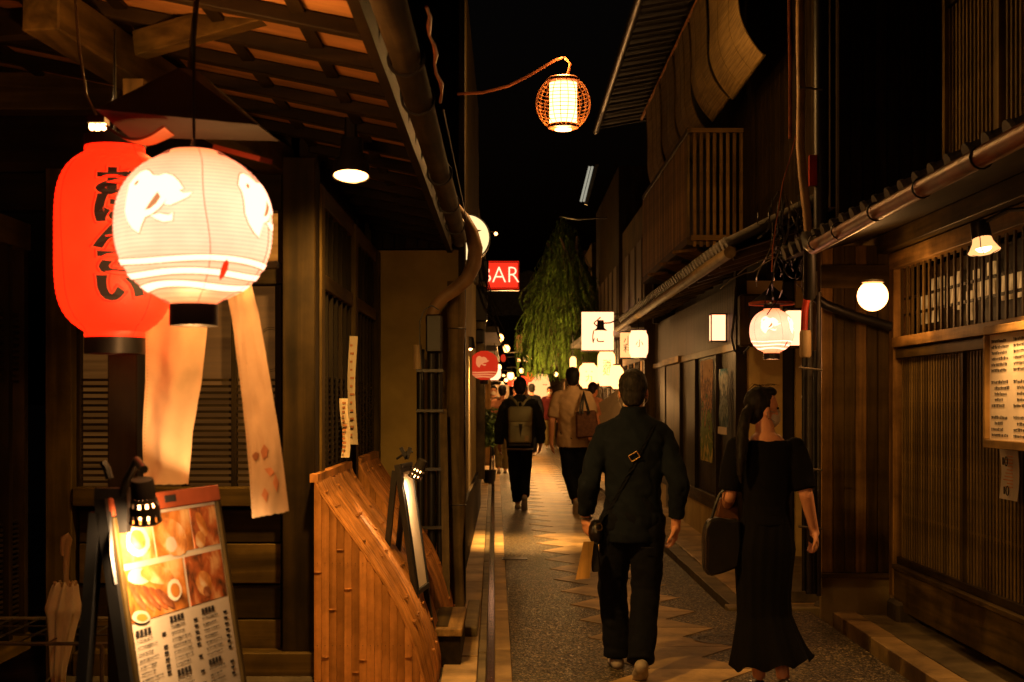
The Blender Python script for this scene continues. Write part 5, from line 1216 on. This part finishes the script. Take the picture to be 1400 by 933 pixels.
# ================================================================ PEOPLE
def loft(secs, n=28, mb=None):      # (z, rx, ry, cx, cy)
    mb = mb or MB(); vs, fs = [], []; k = len(secs)
    for z, rx, ry, cx, cy in secs:
        for j in range(n):
            t = 2*math.pi*j/n; vs.append((cx+rx*math.cos(t), cy+ry*math.sin(t), z))
    for i in range(k-1):
        for j in range(n): fs.append((i*n+j, i*n+(j+1) % n, (i+1)*n+(j+1) % n, (i+1)*n+j))
    fs += [tuple(reversed(range(n))), tuple(range((k-1)*n, k*n))]
    return mb.add(vs, fs)
def limb(mb, pts, rs, n=14):
    for i in range(len(pts)-1): mb.tube([pts[i], pts[i+1]], [rs[i], rs[i+1]], n)
    for p, r in list(zip(pts, rs))[:-1]: mb.ball(p, r*.995, 14)
    return mb
def blob(name, mb, mat, root, vox, smooth=3, wr=0, wf=9, flat=None, kw=None, keep=False):
    me = bpy.data.meshes.new(name); me.from_pydata([tuple(v) for v in mb.v], [], mb.f)
    o = bpy.data.objects.new('tmp', me); COL.objects.link(o)
    bm = bmesh.new(); bm.from_mesh(me); bmesh.ops.remove_doubles(bm, verts=bm.verts, dist=1e-5); bmesh.ops.recalc_face_normals(bm, faces=bm.faces); bm.to_mesh(me); bm.free()
    r_ = o.modifiers.new('r', 'REMESH'); r_.mode = 'VOXEL'; r_.voxel_size = vox; r_.use_smooth_shade = True
    if smooth: s_ = o.modifiers.new('s', 'SMOOTH'); s_.factor = .5; s_.iterations = smooth
    dg = bpy.context.evaluated_depsgraph_get(); m2 = bpy.data.meshes.new_from_object(o.evaluated_get(dg))
    bpy.data.objects.remove(o)
    if wr:
        nr = [v.normal.copy() for v in m2.vertices]
        for v, nn in zip(m2.vertices, nr):
            p = v.co; q = Vector((p.x*wf, p.y*wf, p.z*wf*1.25+p.x*wf*.5))
            a = noise.noise(q)+.5*noise.noise(q*2.3)
            ridge = (abs(noise.noise(q*.8+Vector((5, 3, 1))))**.5-.45)
            v.co = p+nn*(wr*a+wr*.9*ridge)
    if flat is not None:
        for v in m2.vertices:
            if v.co.z < flat: v.co.z = flat
    m2.name = name; m2.materials.clear(); m2.materials.append(M[mat]); m2.polygons.foreach_set('use_smooth', [True]*len(m2.polygons)); m2.update()
    o = bpy.data.objects.new(name, m2); COL.objects.link(o); o.parent = root
    return o
def lpart(name, mb, mat, root, smooth=False, bev=0):      # geometry in the person's own frame
    me = mesh_of(mb, name, bev, smooth); me.materials.append(M[mat]); o = bpy.data.objects.new(name, me); COL.objects.link(o); o.parent = root; return o
def head_prims(mb, Hm, far=False):
    q = Hm.to_3x3(); T = lambda x, y, z: Hm @ Vector((x, y, z))
    mb.ball(T(0, -.006, .035), (.074, .092, .088), 18, q)      # skull
    mb.ball(T(0, .030, -.035), (.056, .058, .072), 16, q)      # face and jaw
    mb.ball(T(0, .052, -.085), (.026, .026, .022), 10, q)      # chin
    mb.ball(T(0, .088, -.018), (.012, .016, .022), 8, q)       # nose
    mb.ball(T(0, .078, .022), (.045, .014, .012), 8, q)        # brow
    mb.ball(T(0, .076, -.055), (.022, .012, .009), 8, q)       # lips
    for s in (-1, 1):
        mb.ball(T(s*.076, -.004, -.008), (.010, .018, .031), 10, q)
        mb.ball(T(s*.042, .058, -.025), (.018, .018, .022), 8, q)
def hand_prims(mb, wrist, d, nrm, curl, side, s=1.0):
    """d along the hand, nrm = palm side, side = +1/-1 puts the thumb on d x nrm"""
    d = Vector(d).normalized(); nrm = Vector(nrm); nrm = (nrm-d*nrm.dot(d)).normalized(); w_ = d.cross(nrm)*side; wrist = Vector(wrist)
    q = Matrix((w_, nrm, d)).transposed()
    mb.ball(wrist+d*.045*s, (.040*s, .016*s, .050*s), 12, q)
    mb.tube([wrist-d*.02, wrist+d*.03*s], [.026*s, .030*s], 10)
    for i, (off, L) in enumerate(((.030, .074), (.010, .082), (-.011, .076), (-.030, .060))):
        p = wrist+d*(.078 if i < 3 else .070)*s+w_*off*s; a = curl*(.75+.12*i); path = [p-d*.02*s, p]; rs = [.010*s, .0095*s]
        dir_ = d
        for j, fr in enumerate((.42, .32, .26)):
            ang = a*(j+.7); dir_ = d*math.cos(ang)+nrm*math.sin(ang); p = p+dir_*L*fr*s; path.append(p); rs.append((.009, .0085, .0075)[j]*s)
        limb(mb, path, rs, 8); mb.ball(path[-1], rs[-1], 8)
    p = wrist+d*.018*s+w_*.030*s; th = [p]
    for L, dd in ((.036, d*.7+w_*.65+nrm*.2), (.030, d*.85+w_*.25+nrm*.45), (.024, d*.9+nrm*.5)): p = p+dd.normalized()*L*s; th.append(p)
    limb(mb, th, [.014*s, .012*s, .010*s, .008*s], 8); mb.ball(th[-1], .008*s, 8)
def foot_prims(mb, ank, yaw, pitch, grow=0.0):
    q = Matrix.Rotation(yaw, 3, 'Z') @ Matrix.Rotation(pitch, 3, 'X'); a = Vector(ank)
    mb.ball(a+q @ Vector((0, -.018, -.045)), (.034+grow, .042+grow, .034+grow), 12, q)
    mb.ball(a+q @ Vector((0, .06, -.055)), (.040+grow, .085+grow, .026+grow), 12, q)
    mb.ball(a+q @ Vector((0, .13, -.060)), (.040+grow, .05+grow, .020+grow), 12, q)
def V(*a): return Vector(a)
def person(label, loc, H, rz, P_, fit, vox=.012):
    """P_: joints in a 1.70 m frame, facing +Y"""
    root = thing('person', label, 'person', loc); s = H/1.70; root.scale = (s, s, s); root.rotation_euler = (0, 0, rz)
    J = dict(head=V(0, .02, 1.585), neck=V(0, -.01, 1.42), sh=.165, shz=1.385, lel=V(-.235, -.03, 1.09), lwr=V(-.235, .05, .85), rel=V(.235, -.04, 1.09), rwr=V(.235, .03, .85),
             lhip=V(-.085, 0, .90), rhip=V(.085, 0, .90), lkn=V(-.085, .03, .49), rkn=V(.08, .02, .49), lan=V(-.07, -.12, .10), ran=V(.05, .06, .075), lfp=-.5, rfp=.0, hy=0, hp=0, hr=0, lcurl=.5, rcurl=.5, lean=0,
             lpn=V(1, .2, 0), rpn=V(-1, .2, 0), lhd=None, rhd=None)
    J.update(P_); body = MB()
    Hm = Matrix.Translation(J['head']) @ Matrix.Rotation(J['hy'], 4, 'Z') @ Matrix.Rotation(J['hp'], 4, 'X') @ Matrix.Rotation(J['hr'], 4, 'Y')
    head_prims(body, Hm)
    body.tube([J['neck']-V(0, 0, .04), J['neck'].lerp(J['head'], .45), J['head']-V(0, .01, .03)], [.062, .052, .050], 14)
    wd = fit.get('w', 1.0)
    loft([(.82, .12*wd, .09, 0, 0), (.92, .155*wd, .108, 0, 0), (1.05, .132*wd, .095, 0, 0), (1.2, .148*wd, .10, 0, 0), (1.32, .160*wd, .10, 0, 0), (1.40, .13*wd, .08, 0, 0), (1.44, .07, .06, 0, -.01)], 20, body)
    shL, shR = V(-J['sh'], 0, J['shz']), V(J['sh'], 0, J['shz'])
    limb(body, [shL-V(0, 0, .02), J['lel'], J['lwr']], [.042, .040, .027]); limb(body, [shR-V(0, 0, .02), J['rel'], J['rwr']], [.042, .040, .027])
    body.tube([shL-V(0, 0, .02), shR-V(0, 0, .02)], [.042, .042], 12)
    for w_, e_, c_, pn, sd, hd in ((J['lwr'], J['lel'], J['lcurl'], J['lpn'], 1, J['lhd']), (J['rwr'], J['rel'], J['rcurl'], J['rpn'], -1, J['rhd'])):
        hand_prims(body, w_, hd or ((w_-e_).normalized()+V(0, .1, -.35)), pn, c_, sd)
    limb(body, [J['lhip'], J['lkn'], J['lan']], [.080, .054, .036]); limb(body, [J['rhip'], J['rkn'], J['ran']], [.080, .054, .036])
    foot_prims(body, J['lan'], 0, J['lfp']); foot_prims(body, J['ran'], 0, J['rfp'])
    blob('body', body, 'skin', root, min(vox, .0085) if vox < .013 else vox, 2)
    q = Hm.to_3x3(); T = lambda x, y, z: Hm @ Vector((x, y, z))
    # hair
    hb = MB(); hs = fit.get('hair_size', 1.0)
    hb.ball(T(0, -.018, .045), (.083*hs, .094*hs, .093*hs), 20, q); hb.ball(T(0, -.045, -.01), (.070*hs, .058*hs, .075*hs), 16, q)
    hb.ball(T(0, .035, .095), (.060*hs, .055*hs, .033*hs), 14, q)
    if fit.get('long'):
        for a, b, r1, r2 in fit['long'](T): hb.tube([a, b], [r1, r2], 12); hb.ball(b, r2, 10)
        for sx in (-1, 1): hb.ball(T(sx*.066, -.010, .03), (.018, .030, .045), 10, q)
    blob('hair', hb, fit.get('hairmat', 'hair'), root, max(.006, vox*.6), 3, wr=.0028, wf=30)
    for sx in (-1, 1): lpart('eye', MB().ball(T(sx*.030, .080, .004), (.011, .006, .007), 8, q), 'ink', root, smooth=True)
    if fit.get('mask'):
        mk = MB().ball(T(0, .045, -.05), (.062, .058, .056), 16, q); mk.ball(T(0, .08, -.03), (.03, .028, .035), 10, q)
        m_ = blob('face_mask', mk, fit['mask'], root, max(.007, vox*.6), 2)
        for sx in (-1, 1): lpart('ear_loop', MB().tube([T(sx*.050, .055, -.02), T(sx*.075, .02, -.01), T(sx*.086, -.015, -.012), T(sx*.080, .0, -.045), T(sx*.055, .045, -.07)], .0022, 5), 'white', root)
    # shoes
    for a, p_ in ((J['lan'], J['lfp']), (J['ran'], J['rfp'])):
        sm_ = MB(); foot_prims(sm_, a, 0, p_, .007); so = blob('shoe', sm_, fit.get('shoe', 'shoe'), root, max(.008, vox*.8), 2)
    # trousers
    if fit.get('trousers'):
        tb = MB(); g = fit.get('tg', .014)
        loft([(.80, .135*wd, .105, 0, 0), (.90, .165*wd, .120, 0, 0), (1.02, .150*wd, .108, 0, 0)], 20, tb)
        for h_, k_, a_ in ((J['lhip'], J['lkn'], J['lan']), (J['rhip'], J['rkn'], J['ran'])):
            limb(tb, [h_, k_, a_.lerp(k_, .02)+V(0, 0, .015)], [.086+g*.6, .062+g, .052+g], 16)
            if fit.get('cuff'): tb.tube([a_.lerp(k_, .0)+V(0, 0, -.01), a_.lerp(k_, .09)], [.058+g, .056+g], 16)
        blob('trousers', tb, fit['trousers'], root, vox*.9, 2, wr=.007, wf=11)
    sg = fit.get('sg', .016)
    top = MB(); secs = fit.get('top_secs') or [(.78, .168, .118, 0, 0), (.90, .172, .126, 0, 0), (1.04, .156, .118, 0, 0), (1.2, .168, .120, 0, -.005), (1.31, .182, .118, 0, -.008), (1.375, .172, .098, 0, -.008), (1.415, .125, .082, 0, -.01), (1.445, .075, .068, 0, -.01)]
    loft([(z, rx*wd, ry, cx, cy) for z, rx, ry, cx, cy in secs], 28, top)
    
    for sh, sx in ((shL, -1), (shR, 1)) if not fit.get('boat') else (): top.tube([V(sx*.045, -.01, 1.415), sh+V(-sx*.005, 0, .002)], [.050, .050+sg*.35], 14)
    sl = fit.get('sleeve', 1.0)      # 1 = to the wrist, .5 = to the elbow
    for sh, el, wr_ in ((shL, J['lel'], J['lwr']), (shR, J['rel'], J['rwr'])):
        pf = fit.get('puff', 0)
        if sl > .5:
            e = el.lerp(wr_, (sl-.5)*2*.95); limb(top, [sh+V(0, 0, -.006), sh.lerp(el, .35), el, e], [.045+sg*.6, .049+sg*.9, .046+sg, .036+sg], 16)
        else:
            e = sh.lerp(el, sl*2); limb(top, [sh+V(0, 0, -.004), sh.lerp(e, .5), e], [.046+sg*.6+pf*.5, .052+sg+pf, .048+sg+pf*.4], 16)
    if fit.get('collar'): top.tube([V(0, -.012, 1.41), V(0, -.002, 1.495)], [.078, .066], 18)
    to = blob(fit.get('topname', 'shirt'), top, fit['top'], root, vox*.9, 2, wr=fit.get('wr', .006), wf=10)
    return root, J, T, to

# --- the man in the dark shirt
man_fit = dict(top='navy', trousers='trouser', hairmat='greyhair', shoe='shoe', mask='mask', collar=True, w=1.0, sleeve=.93, sg=.014, tg=.022, cuff=True, wr=.011,
    top_secs=[(.745, .158, .112, -.005, 0), (.80, .166, .120, -.005, 0), (.92, .166, .122, 0, 0), (1.06, .158, .120, 0, 0), (1.2, .172, .124, 0, -.005), (1.31, .190, .122, 0, -.008), (1.37, .184, .100, 0, -.008), (1.41, .135, .085, 0, -.01), (1.445, .08, .070, 0, -.01)])
mp_ = dict(sh=.172, shz=1.345, lel=V(-.255, -.05, 1.07), lwr=V(-.262, .07, .865), rel=V(.245, -.07, 1.07), rwr=V(.235, -.01, .835), lhip=V(-.095, 0, .86), rhip=V(.085, 0, .86),
           lkn=V(-.105, .16, .46), rkn=V(.070, .02, .46), lan=V(-.075, .20, .08), ran=V(.020, -.22, .12), lfp=0, rfp=-.6, hy=-.12, head=V(0, .02, 1.575), neck=V(0, -.01, 1.42),
           lcurl=.95, rcurl=.75, lpn=V(1, .5, 0), rpn=V(-.6, .2, 0), lhd=V(.05, .25, -1), rhd=V(-.02, .1, -1))
ML = P(866, 925, 7.95); man, Jm, Tm, shirt = person('man in a dark long-sleeved shirt with a crossbody strap, walking away nearest', (ML.x, 7.95, zg(7.95)), 1.70, 0, mp_, man_fit, vox=.010)
man_neck = lpart('ear', MB().ball(Tm(.079, -.004, -.006), (.007, .016, .029), 10), 'skin', man, smooth=True)
bv = BVHTree.FromPolygons([v.co for v in shirt.data.vertices], [tuple(p.vertices) for p in shirt.data.polygons])
def on_back(x, z, off=.003):
    hit = bv.ray_cast(V(x, -1, z), V(0, 1, 0)); return (hit[0] if hit[0] else V(x, -.1, z))-V(0, off, 0)
sp = []; N_ = 22
for i in range(N_+1):
    t = i/N_; x = .105+(-.185-.105)*t; z = 1.395+(.845-1.395)*t
    sp.append((on_back(x-.014, z-.008), on_back(x+.014, z+.008)))
m_ = MB(); vs = [];
for a, b in sp: vs += [a, b, b-V(0, .0045, 0), a-V(0, .0045, 0)]
fs = []
for i in range(N_):
    for j in range(4): fs.append((i*4+j, i*4+(j+1) % 4, (i+1)*4+(j+1) % 4, (i+1)*4+j))
m_.add(vs, fs); cbag = thing('crossbody_strap', 'dark crossbody strap with a rectangular metal buckle across the back of the nearest man', 'bag strap', (ML.x, 7.95, zg(7.95)))
lpart('strap', m_, 'trouser', cbag)
bc = on_back(-.008, 1.225, .012); fm = Matrix.Translation(bc) @ Matrix.Rotation(R(-30), 4, 'Y')
m_ = MB()
for a, b in (((-.026, 0, .018), (.026, 0, .018)), ((-.026, 0, -.018), (.026, 0, -.018)), ((-.026, 0, -.018), (-.026, 0, .018)), ((.026, 0, -.018), (.026, 0, .018))): m_.tube([fm @ V(*a), fm @ V(*b)], .0035, 6)
lpart('buckle', m_, 'gold', cbag)
pouch = MB(); pouch.ball((-.21, -.02, .80), (.045, .07, .075), 12); blob('pouch', pouch, 'leather', cbag, .01, 2)
lpart('strap_ring', MB().tube([(-.200+.018*math.cos(t), -.115, .835+.02*math.sin(t)) for t in [2*math.pi*j/12 for j in range(13)]], .003, 5), 'gold', cbag)
lpart('wrist_watch', MB().tube([V(-.262, .07, .872)+V(.033*math.cos(t), .033*math.sin(t), .004*math.sin(t)) for t in [2*math.pi*j/18 for j in range(19)]], .0065, 6, caps=False), 'steel', man, smooth=True)
lpart('back_pocket_seam', MB().box((.03, -.128, .72), (.10, -.124, .724)), 'black', man)
fp = thing('folded_paper', 'brown folded paper held in the left hand of the nearest man', 'paper', (ML.x-.275, 7.95, .6))
a0 = P(0, 0, 7.9); m_ = MB(); pc_ = [P(798, 741, 7.86), P(812, 741, 7.82), P(806, 791, 7.84), P(787, 793, 7.88)]
m_.add(pc_+[p+V(0, .02, 0) for p in pc_], [(0, 1, 2, 3), (7, 6, 5, 4), (0, 4, 5, 1), (1, 5, 6, 2), (2, 6, 7, 3), (3, 7, 4, 0)]); part('sheet', m_, 'light_z', fp)
ph = thing('dark_wallet', 'small dark wallet held with the folded paper by the nearest man', 'wallet', P(812, 765, 7.9)); part('wallet_body', MB().beam(P(812, 742, 7.87), P(815, 782, 7.87), .045, .03, up=(0, 1, 0)), 'leather', ph, bev=.006)

# --- the woman in the black dress
WLc = P(1047, 938, 7.5)
def pony(T):
    q_ = [V(-.075, -.02, 1.60), V(-.118, -.05, 1.555), V(-.140, -.075, 1.47), V(-.150, -.105, 1.39), V(-.158, -.125, 1.30), V(-.160, -.115, 1.22), V(-.156, -.110, 1.17)]; r_ = [.030, .030, .034, .036, .030, .020, .006]
    return [(q_[i], q_[i+1], r_[i], r_[i+1]) for i in range(6)]
wfit = dict(boat=True, top='blackdress', trousers=None, shoe='leather', mask='mask', long=pony, sleeve=.44, puff=.010, sg=.012, w=.86, wr=.004, topname='dress_top', hair_size=.95,
    top_secs=[(.93, .150, .118, 0, 0), (1.04, .148, .105, 0, 0), (1.2, .170, .112, 0, 0), (1.31, .188, .108, 0, 0), (1.375, .186, .088, 0, -.005), (1.405, .150, .072, 0, -.005)])
wp_ = dict(head=V(-.015, .02, 1.575), neck=V(0, -.01, 1.42), sh=.165, shz=1.37, hy=R(-76), hp=R(3), lel=V(-.205, .0, 1.09), lwr=V(-.19, .17, 1.02), rel=V(.215, -.05, 1.10), rwr=V(.275, .03, .90),
           lan=V(-.03, .04, .07), ran=V(.07, -.14, .10), lkn=V(-.05, .08, .47), rkn=V(.06, .04, .46), rfp=-.45, lfp=0, rcurl=.9, rpn=V(-1, .1, 0), rhd=V(.25, .15, -1), lhip=V(-.07, 0, .86), rhip=V(.07, 0, .86))
wom, Jw, Tw, dress = person('woman in long black dress and mask, walking away with head turned right', (WLc.x, 7.5, zg(7.5)), 1.605, 0, wp_, wfit, vox=.010)
# skirt with pleats and a flared hem
SK = [(1.05, .128, .100, .0), (.98, .133, .105, .0), (.90, .150, .118, .0), (.80, .170, .125, -.005), (.66, .158, .122, -.01), (.52, .150, .118, -.012), (.43, .152, .122, -.01), (.33, .178, .150, 0), (.25, .200, .175, .012), (.19, .220, .190, .022), (.165, .226, .195, .024)]
def skf(u, v):
    k = v*(len(SK)-1); i = min(int(k), len(SK)-2); f = k-i; a, b = SK[i], SK[i+1]
    z, rx, ry, cx = [a[j]*(1-f)+b[j]*f for j in range(4)]
    t = 2*math.pi*u; fl = max(0, (v-.45)/.55)
    pl = 1+.018*math.sin(t*17+v*2)+fl*(.07*math.sin(t*8+.7)+.045*math.sin(t*5+2))
    return (cx+rx*pl*math.cos(t), ry*pl*math.sin(t), z+fl**3*(.018*math.sin(t*8+.7)+.025*math.cos(t)))
lpart('skirt', MB().grid(skf, 150, 60), 'blackdress', wom, smooth=True)
lpart('earring', MB().ball(Tw(.083, -.002, -.050), .004, 6), 'gold', wom)
for k in range(16):
    a = rnd.uniform(-.06, .06); b = rnd.uniform(-.07, .07); lpart('loose_hair', MB().tube([Tw(a, b-.03, .118), Tw(a+.01, b, .138+.012*rnd.random()), Tw(a+.02, b+.035, .130+.010*rnd.random())], .0008, 4), 'hair', wom)
# her bags
hb_ = thing('studded_handbag', 'black handbag with studded edge hanging at the left side of the woman in black', 'handbag', P(982, 787, 7.42))
bq = [P(962, 740, 7.42), P(964, 722, 7.42), P(970, 711, 7.42), P(984, 708, 7.42), P(1000, 712, 7.42), P(1012, 710, 7.42), P(1014, 745, 7.42), P(1010, 776, 7.42), P(990, 784, 7.42), P(970, 789, 7.42), P(963, 781, 7.42)]
m_ = MB(); k = len(bq); m_.add(bq+[p+V(0, .10, 0) for p in bq], [tuple(range(k)), tuple(reversed(range(k, 2*k)))]+[(i, (i+1) % k, (i+1) % k+k, i+k) for i in range(k)])
part('bag_body', m_, 'leather', hb_, bev=.012)
m_ = MB()
for i in range(26): m_.ball(P(964.5+math.sin(i*.12)*1.2+(0 if i > 4 else (4-i)*1.6), 714+i*2.75, 7.41), .0028, 5)
for i in range(26): m_.ball(P(967.5+math.sin(i*.12)*1.2+(0 if i > 4 else (4-i)*1.6), 715+i*2.7, 7.40), .0022, 5)
part('studs', m_, 'gold', hb_, kind='stuff')
part('bag_handle', MB().tube([P(x, y, 7.47) for x, y in ((972, 712), (978, 690), (984, 676), (992, 668))], .008, 6), 'leather', hb_)
sb_ = thing('brown_tote', 'brown leather tote carried on the left forearm of the woman in black', 'tote bag', P(990, 720, 7.56))
bq = [P(978, 716, 7.60), P(985, 682, 7.60), P(1008, 676, 7.60), P(1012, 722, 7.60)]
m_ = MB(); m_.add(bq+[p+V(0, .06, 0) for p in bq], [(0, 1, 2, 3), (7, 6, 5, 4), (0, 4, 5, 1), (1, 5, 6, 2), (2, 6, 7, 3), (3, 7, 4, 0)]); part('bag_body', m_, 'brownleather', sb_, bev=.006)

# --- the man with the backpack
BL = P(711, 697, 18.9)
bfit = dict(top='jacket', topname='jacket', trousers='trouser', shoe='shoe', sg=.022, w=1.02, tg=.012, hair_size=1.10, collar=True, wr=.012, top_secs=[(.80, .165, .118, 0, 0), (.92, .18, .13, 0, 0), (1.06, .185, .13, 0, 0), (1.2, .19, .132, 0, 0), (1.32, .20, .125, 0, 0), (1.385, .185, .10, 0, -.005), (1.42, .13, .085, 0, -.01), (1.45, .08, .07, 0, -.01)])
bp_, Jb, Tb, jk = person('man with an olive backpack and dark jacket walking away on the left', (BL.x, 18.9, zg(18.9)), 1.735, 0,
    dict(sh=.19, lel=V(-.27, -.03, 1.09), lwr=V(-.27, .02, .84), rel=V(.27, -.04, 1.10), rwr=V(.27, .04, .86), lkn=V(-.075, .06, .47), rkn=V(.07, .02, .47), lan=V(-.03, .12, .08), ran=V(.055, -.20, .17), rfp=-.95, lfp=0), bfit, .014)
lpart('shirt_hem', MB().tube([V(.165*math.cos(t), .118*math.sin(t), .79) for t in [2*math.pi*j/20 for j in range(21)]], .012, 5, caps=False), 'white', bp_)
bk_ = thing('backpack', 'olive canvas rucksack worn by the man on the left', 'backpack', (BL.x, 18.8, zg(18.9)+.8))
bo = V(BL.x, 18.9, zg(18.9))
def at_b(m_): m_.v = [bo+v*1.02 for v in m_.v]; return m_
part('bag_body', at_b(MB().box((-.15, -.30, .86), (.15, -.13, 1.33))), 'olivebag', bk_, bev=.035, smooth=True)
part('top_flap', at_b(MB().box((-.155, -.325, 1.14), (.155, -.14, 1.345))), 'olivebag', bk_, bev=.03, smooth=True)
part('front_pocket', at_b(MB().box((-.14, -.345, .88), (.14, -.29, 1.09))), 'olivebag', bk_, bev=.02, smooth=True)
part('bag_base', at_b(MB().box((-.15, -.30, .83), (.15, -.13, .875))), 'leather', bk_, bev=.01)
part('patch', at_b(MB().box((.055, -.352, .90), (.105, -.344, .97))), 'cream', bk_)
part('zip_flap', at_b(MB().prism([(-.02, 1.12), (.03, 1.12), (.005, .95)], 0, .01, fn=lambda x, y, z: V(x, -.354+z, y))), 'leather', bk_)
for sx in (-1, 1): part('shoulder_strap', at_b(MB().tube([V(sx*.03, -.20, 1.36), V(sx*.07, -.17, 1.42), V(sx*.12, -.08, 1.46), V(sx*.13, .05, 1.42)], .016, 6)), 'olivebag', bk_)
part('top_loop', at_b(MB().tube([V(-.03, -.25, 1.33), V(-.02, -.27, 1.40), V(.02, -.27, 1.40), V(.03, -.25, 1.33)], .008, 5)), 'olivebag', bk_)

# --- the man with the tote bag
TLc = P(783, 702, 18.3)
tfit = dict(top='orangeshirt', trousers='trouser', shoe='shoe', sleeve=.42, sg=.02, w=1.08, hair_size=1.06, collar=True, tg=.014, wr=.010)
tp_, Jt, Tt, ts = person('tall man in a pale short-sleeved shirt with a tote bag, walking away', (TLc.x, 18.3, zg(18.3)), 1.86, 0,
    dict(sh=.185, lel=V(-.25, -.03, 1.08), lwr=V(-.25, .05, .84), rel=V(.24, -.02, 1.12), rwr=V(.20, .22, 1.08), lkn=V(-.05, .02, .48), rkn=V(.07, .08, .48), lan=V(.03, -.20, .16), ran=V(.055, .12, .075), lfp=-.9), tfit, .014)
to_ = thing('tote_bag', 'dark leather tote hanging from the right shoulder of the man in the pale shirt', 'tote bag', P(801, 600, 18.2))
bq = [P(787, 563, 18.05), P(815, 561, 18.05), P(820, 597, 18.05), P(788, 600, 18.05)]
m_ = MB(); m_.add(bq+[p+V(0, .12, 0) for p in bq], [(0, 1, 2, 3), (7, 6, 5, 4), (0, 4, 5, 1), (1, 5, 6, 2), (2, 6, 7, 3), (3, 7, 4, 0)]); part('bag_body', m_, 'brownleather', to_, bev=.02)
for x in (0, 4): part('bag_strap', MB().tube([P(792+x, 566, 18.02), P(795+x*.6, 548, 18.06), P(798, 534, 18.15), P(801-x*.2, 548, 18.06), P(806-x*.3, 566, 18.02)], .012, 5), 'leather', to_)

# --- the others down the street
def other(label, px, d, H, rz, pose, fit, vox=.02):
    x = P(px, 600, d).x; return person(label, (x, d, zg(d)), H, rz, pose, fit, vox)[0]
other('person in an orange-lit top leaning toward the bright lanterns, half hidden', 808, 22.5, 1.72, R(-35), dict(rel=V(.24, .12, 1.15), rwr=V(.2, .36, 1.12), head=V(0, .06, 1.56), hp=R(-18)), dict(top='pinkshirt', trousers='khaki', sleeve=.8, sg=.03, w=1.1))
other('person in a pink shirt walking away, left of the backpack man', 687, 27, 1.66, 0, dict(hp=R(-10)), dict(top='pinkshirt', trousers='khaki', sleeve=.9, sg=.03, w=1.05, hair_size=1.08))
other('person in a dark patterned shirt coming this way at the far left', 675, 32, 1.68, R(180), {}, dict(top='floral', trousers='trouser', sleeve=.45, mask='mask'))
other('slim person in a black top far down the street, right of the backpack man', 727, 34, 1.72, 0, {}, dict(top='trouser', trousers='trouser', sleeve=.9, w=.95))
other('masked person in a maroon top and khaki trousers facing the camera', 751.5, 38.5, 1.66, R(176), dict(lan=V(-.08, 0, .07), ran=V(.08, 0, .07), lfp=0, rfp=0), dict(top='maroon', trousers='khaki', sleeve=.95, mask='mask', w=1.08, sg=.03))
for k, (px, d, mt, rz, lb_) in enumerate(((737, 47, 'trouser', 0, 'tiny dark figure before the big pale lantern'), (712, 46, 'white', 180, 'tiny figure in white right of the backpack man'), (744, 49, 'jacket', 0, 'tiny figure in dark grey right of the big pale lantern'), (719, 50, 'pinkshirt', 180, 'tiny figure in a reddish top deep in the crowd'), (704, 44, 'jacket', 180, 'small figure in grey between the far lamps'), (766, 52, 'maroon', 0, 'tiny figure in dark red beside the willow'))):
    other(lb_, px, d, 1.68, R(rz), {}, dict(top=mt, trousers='trouser', sleeve=.9), .026)
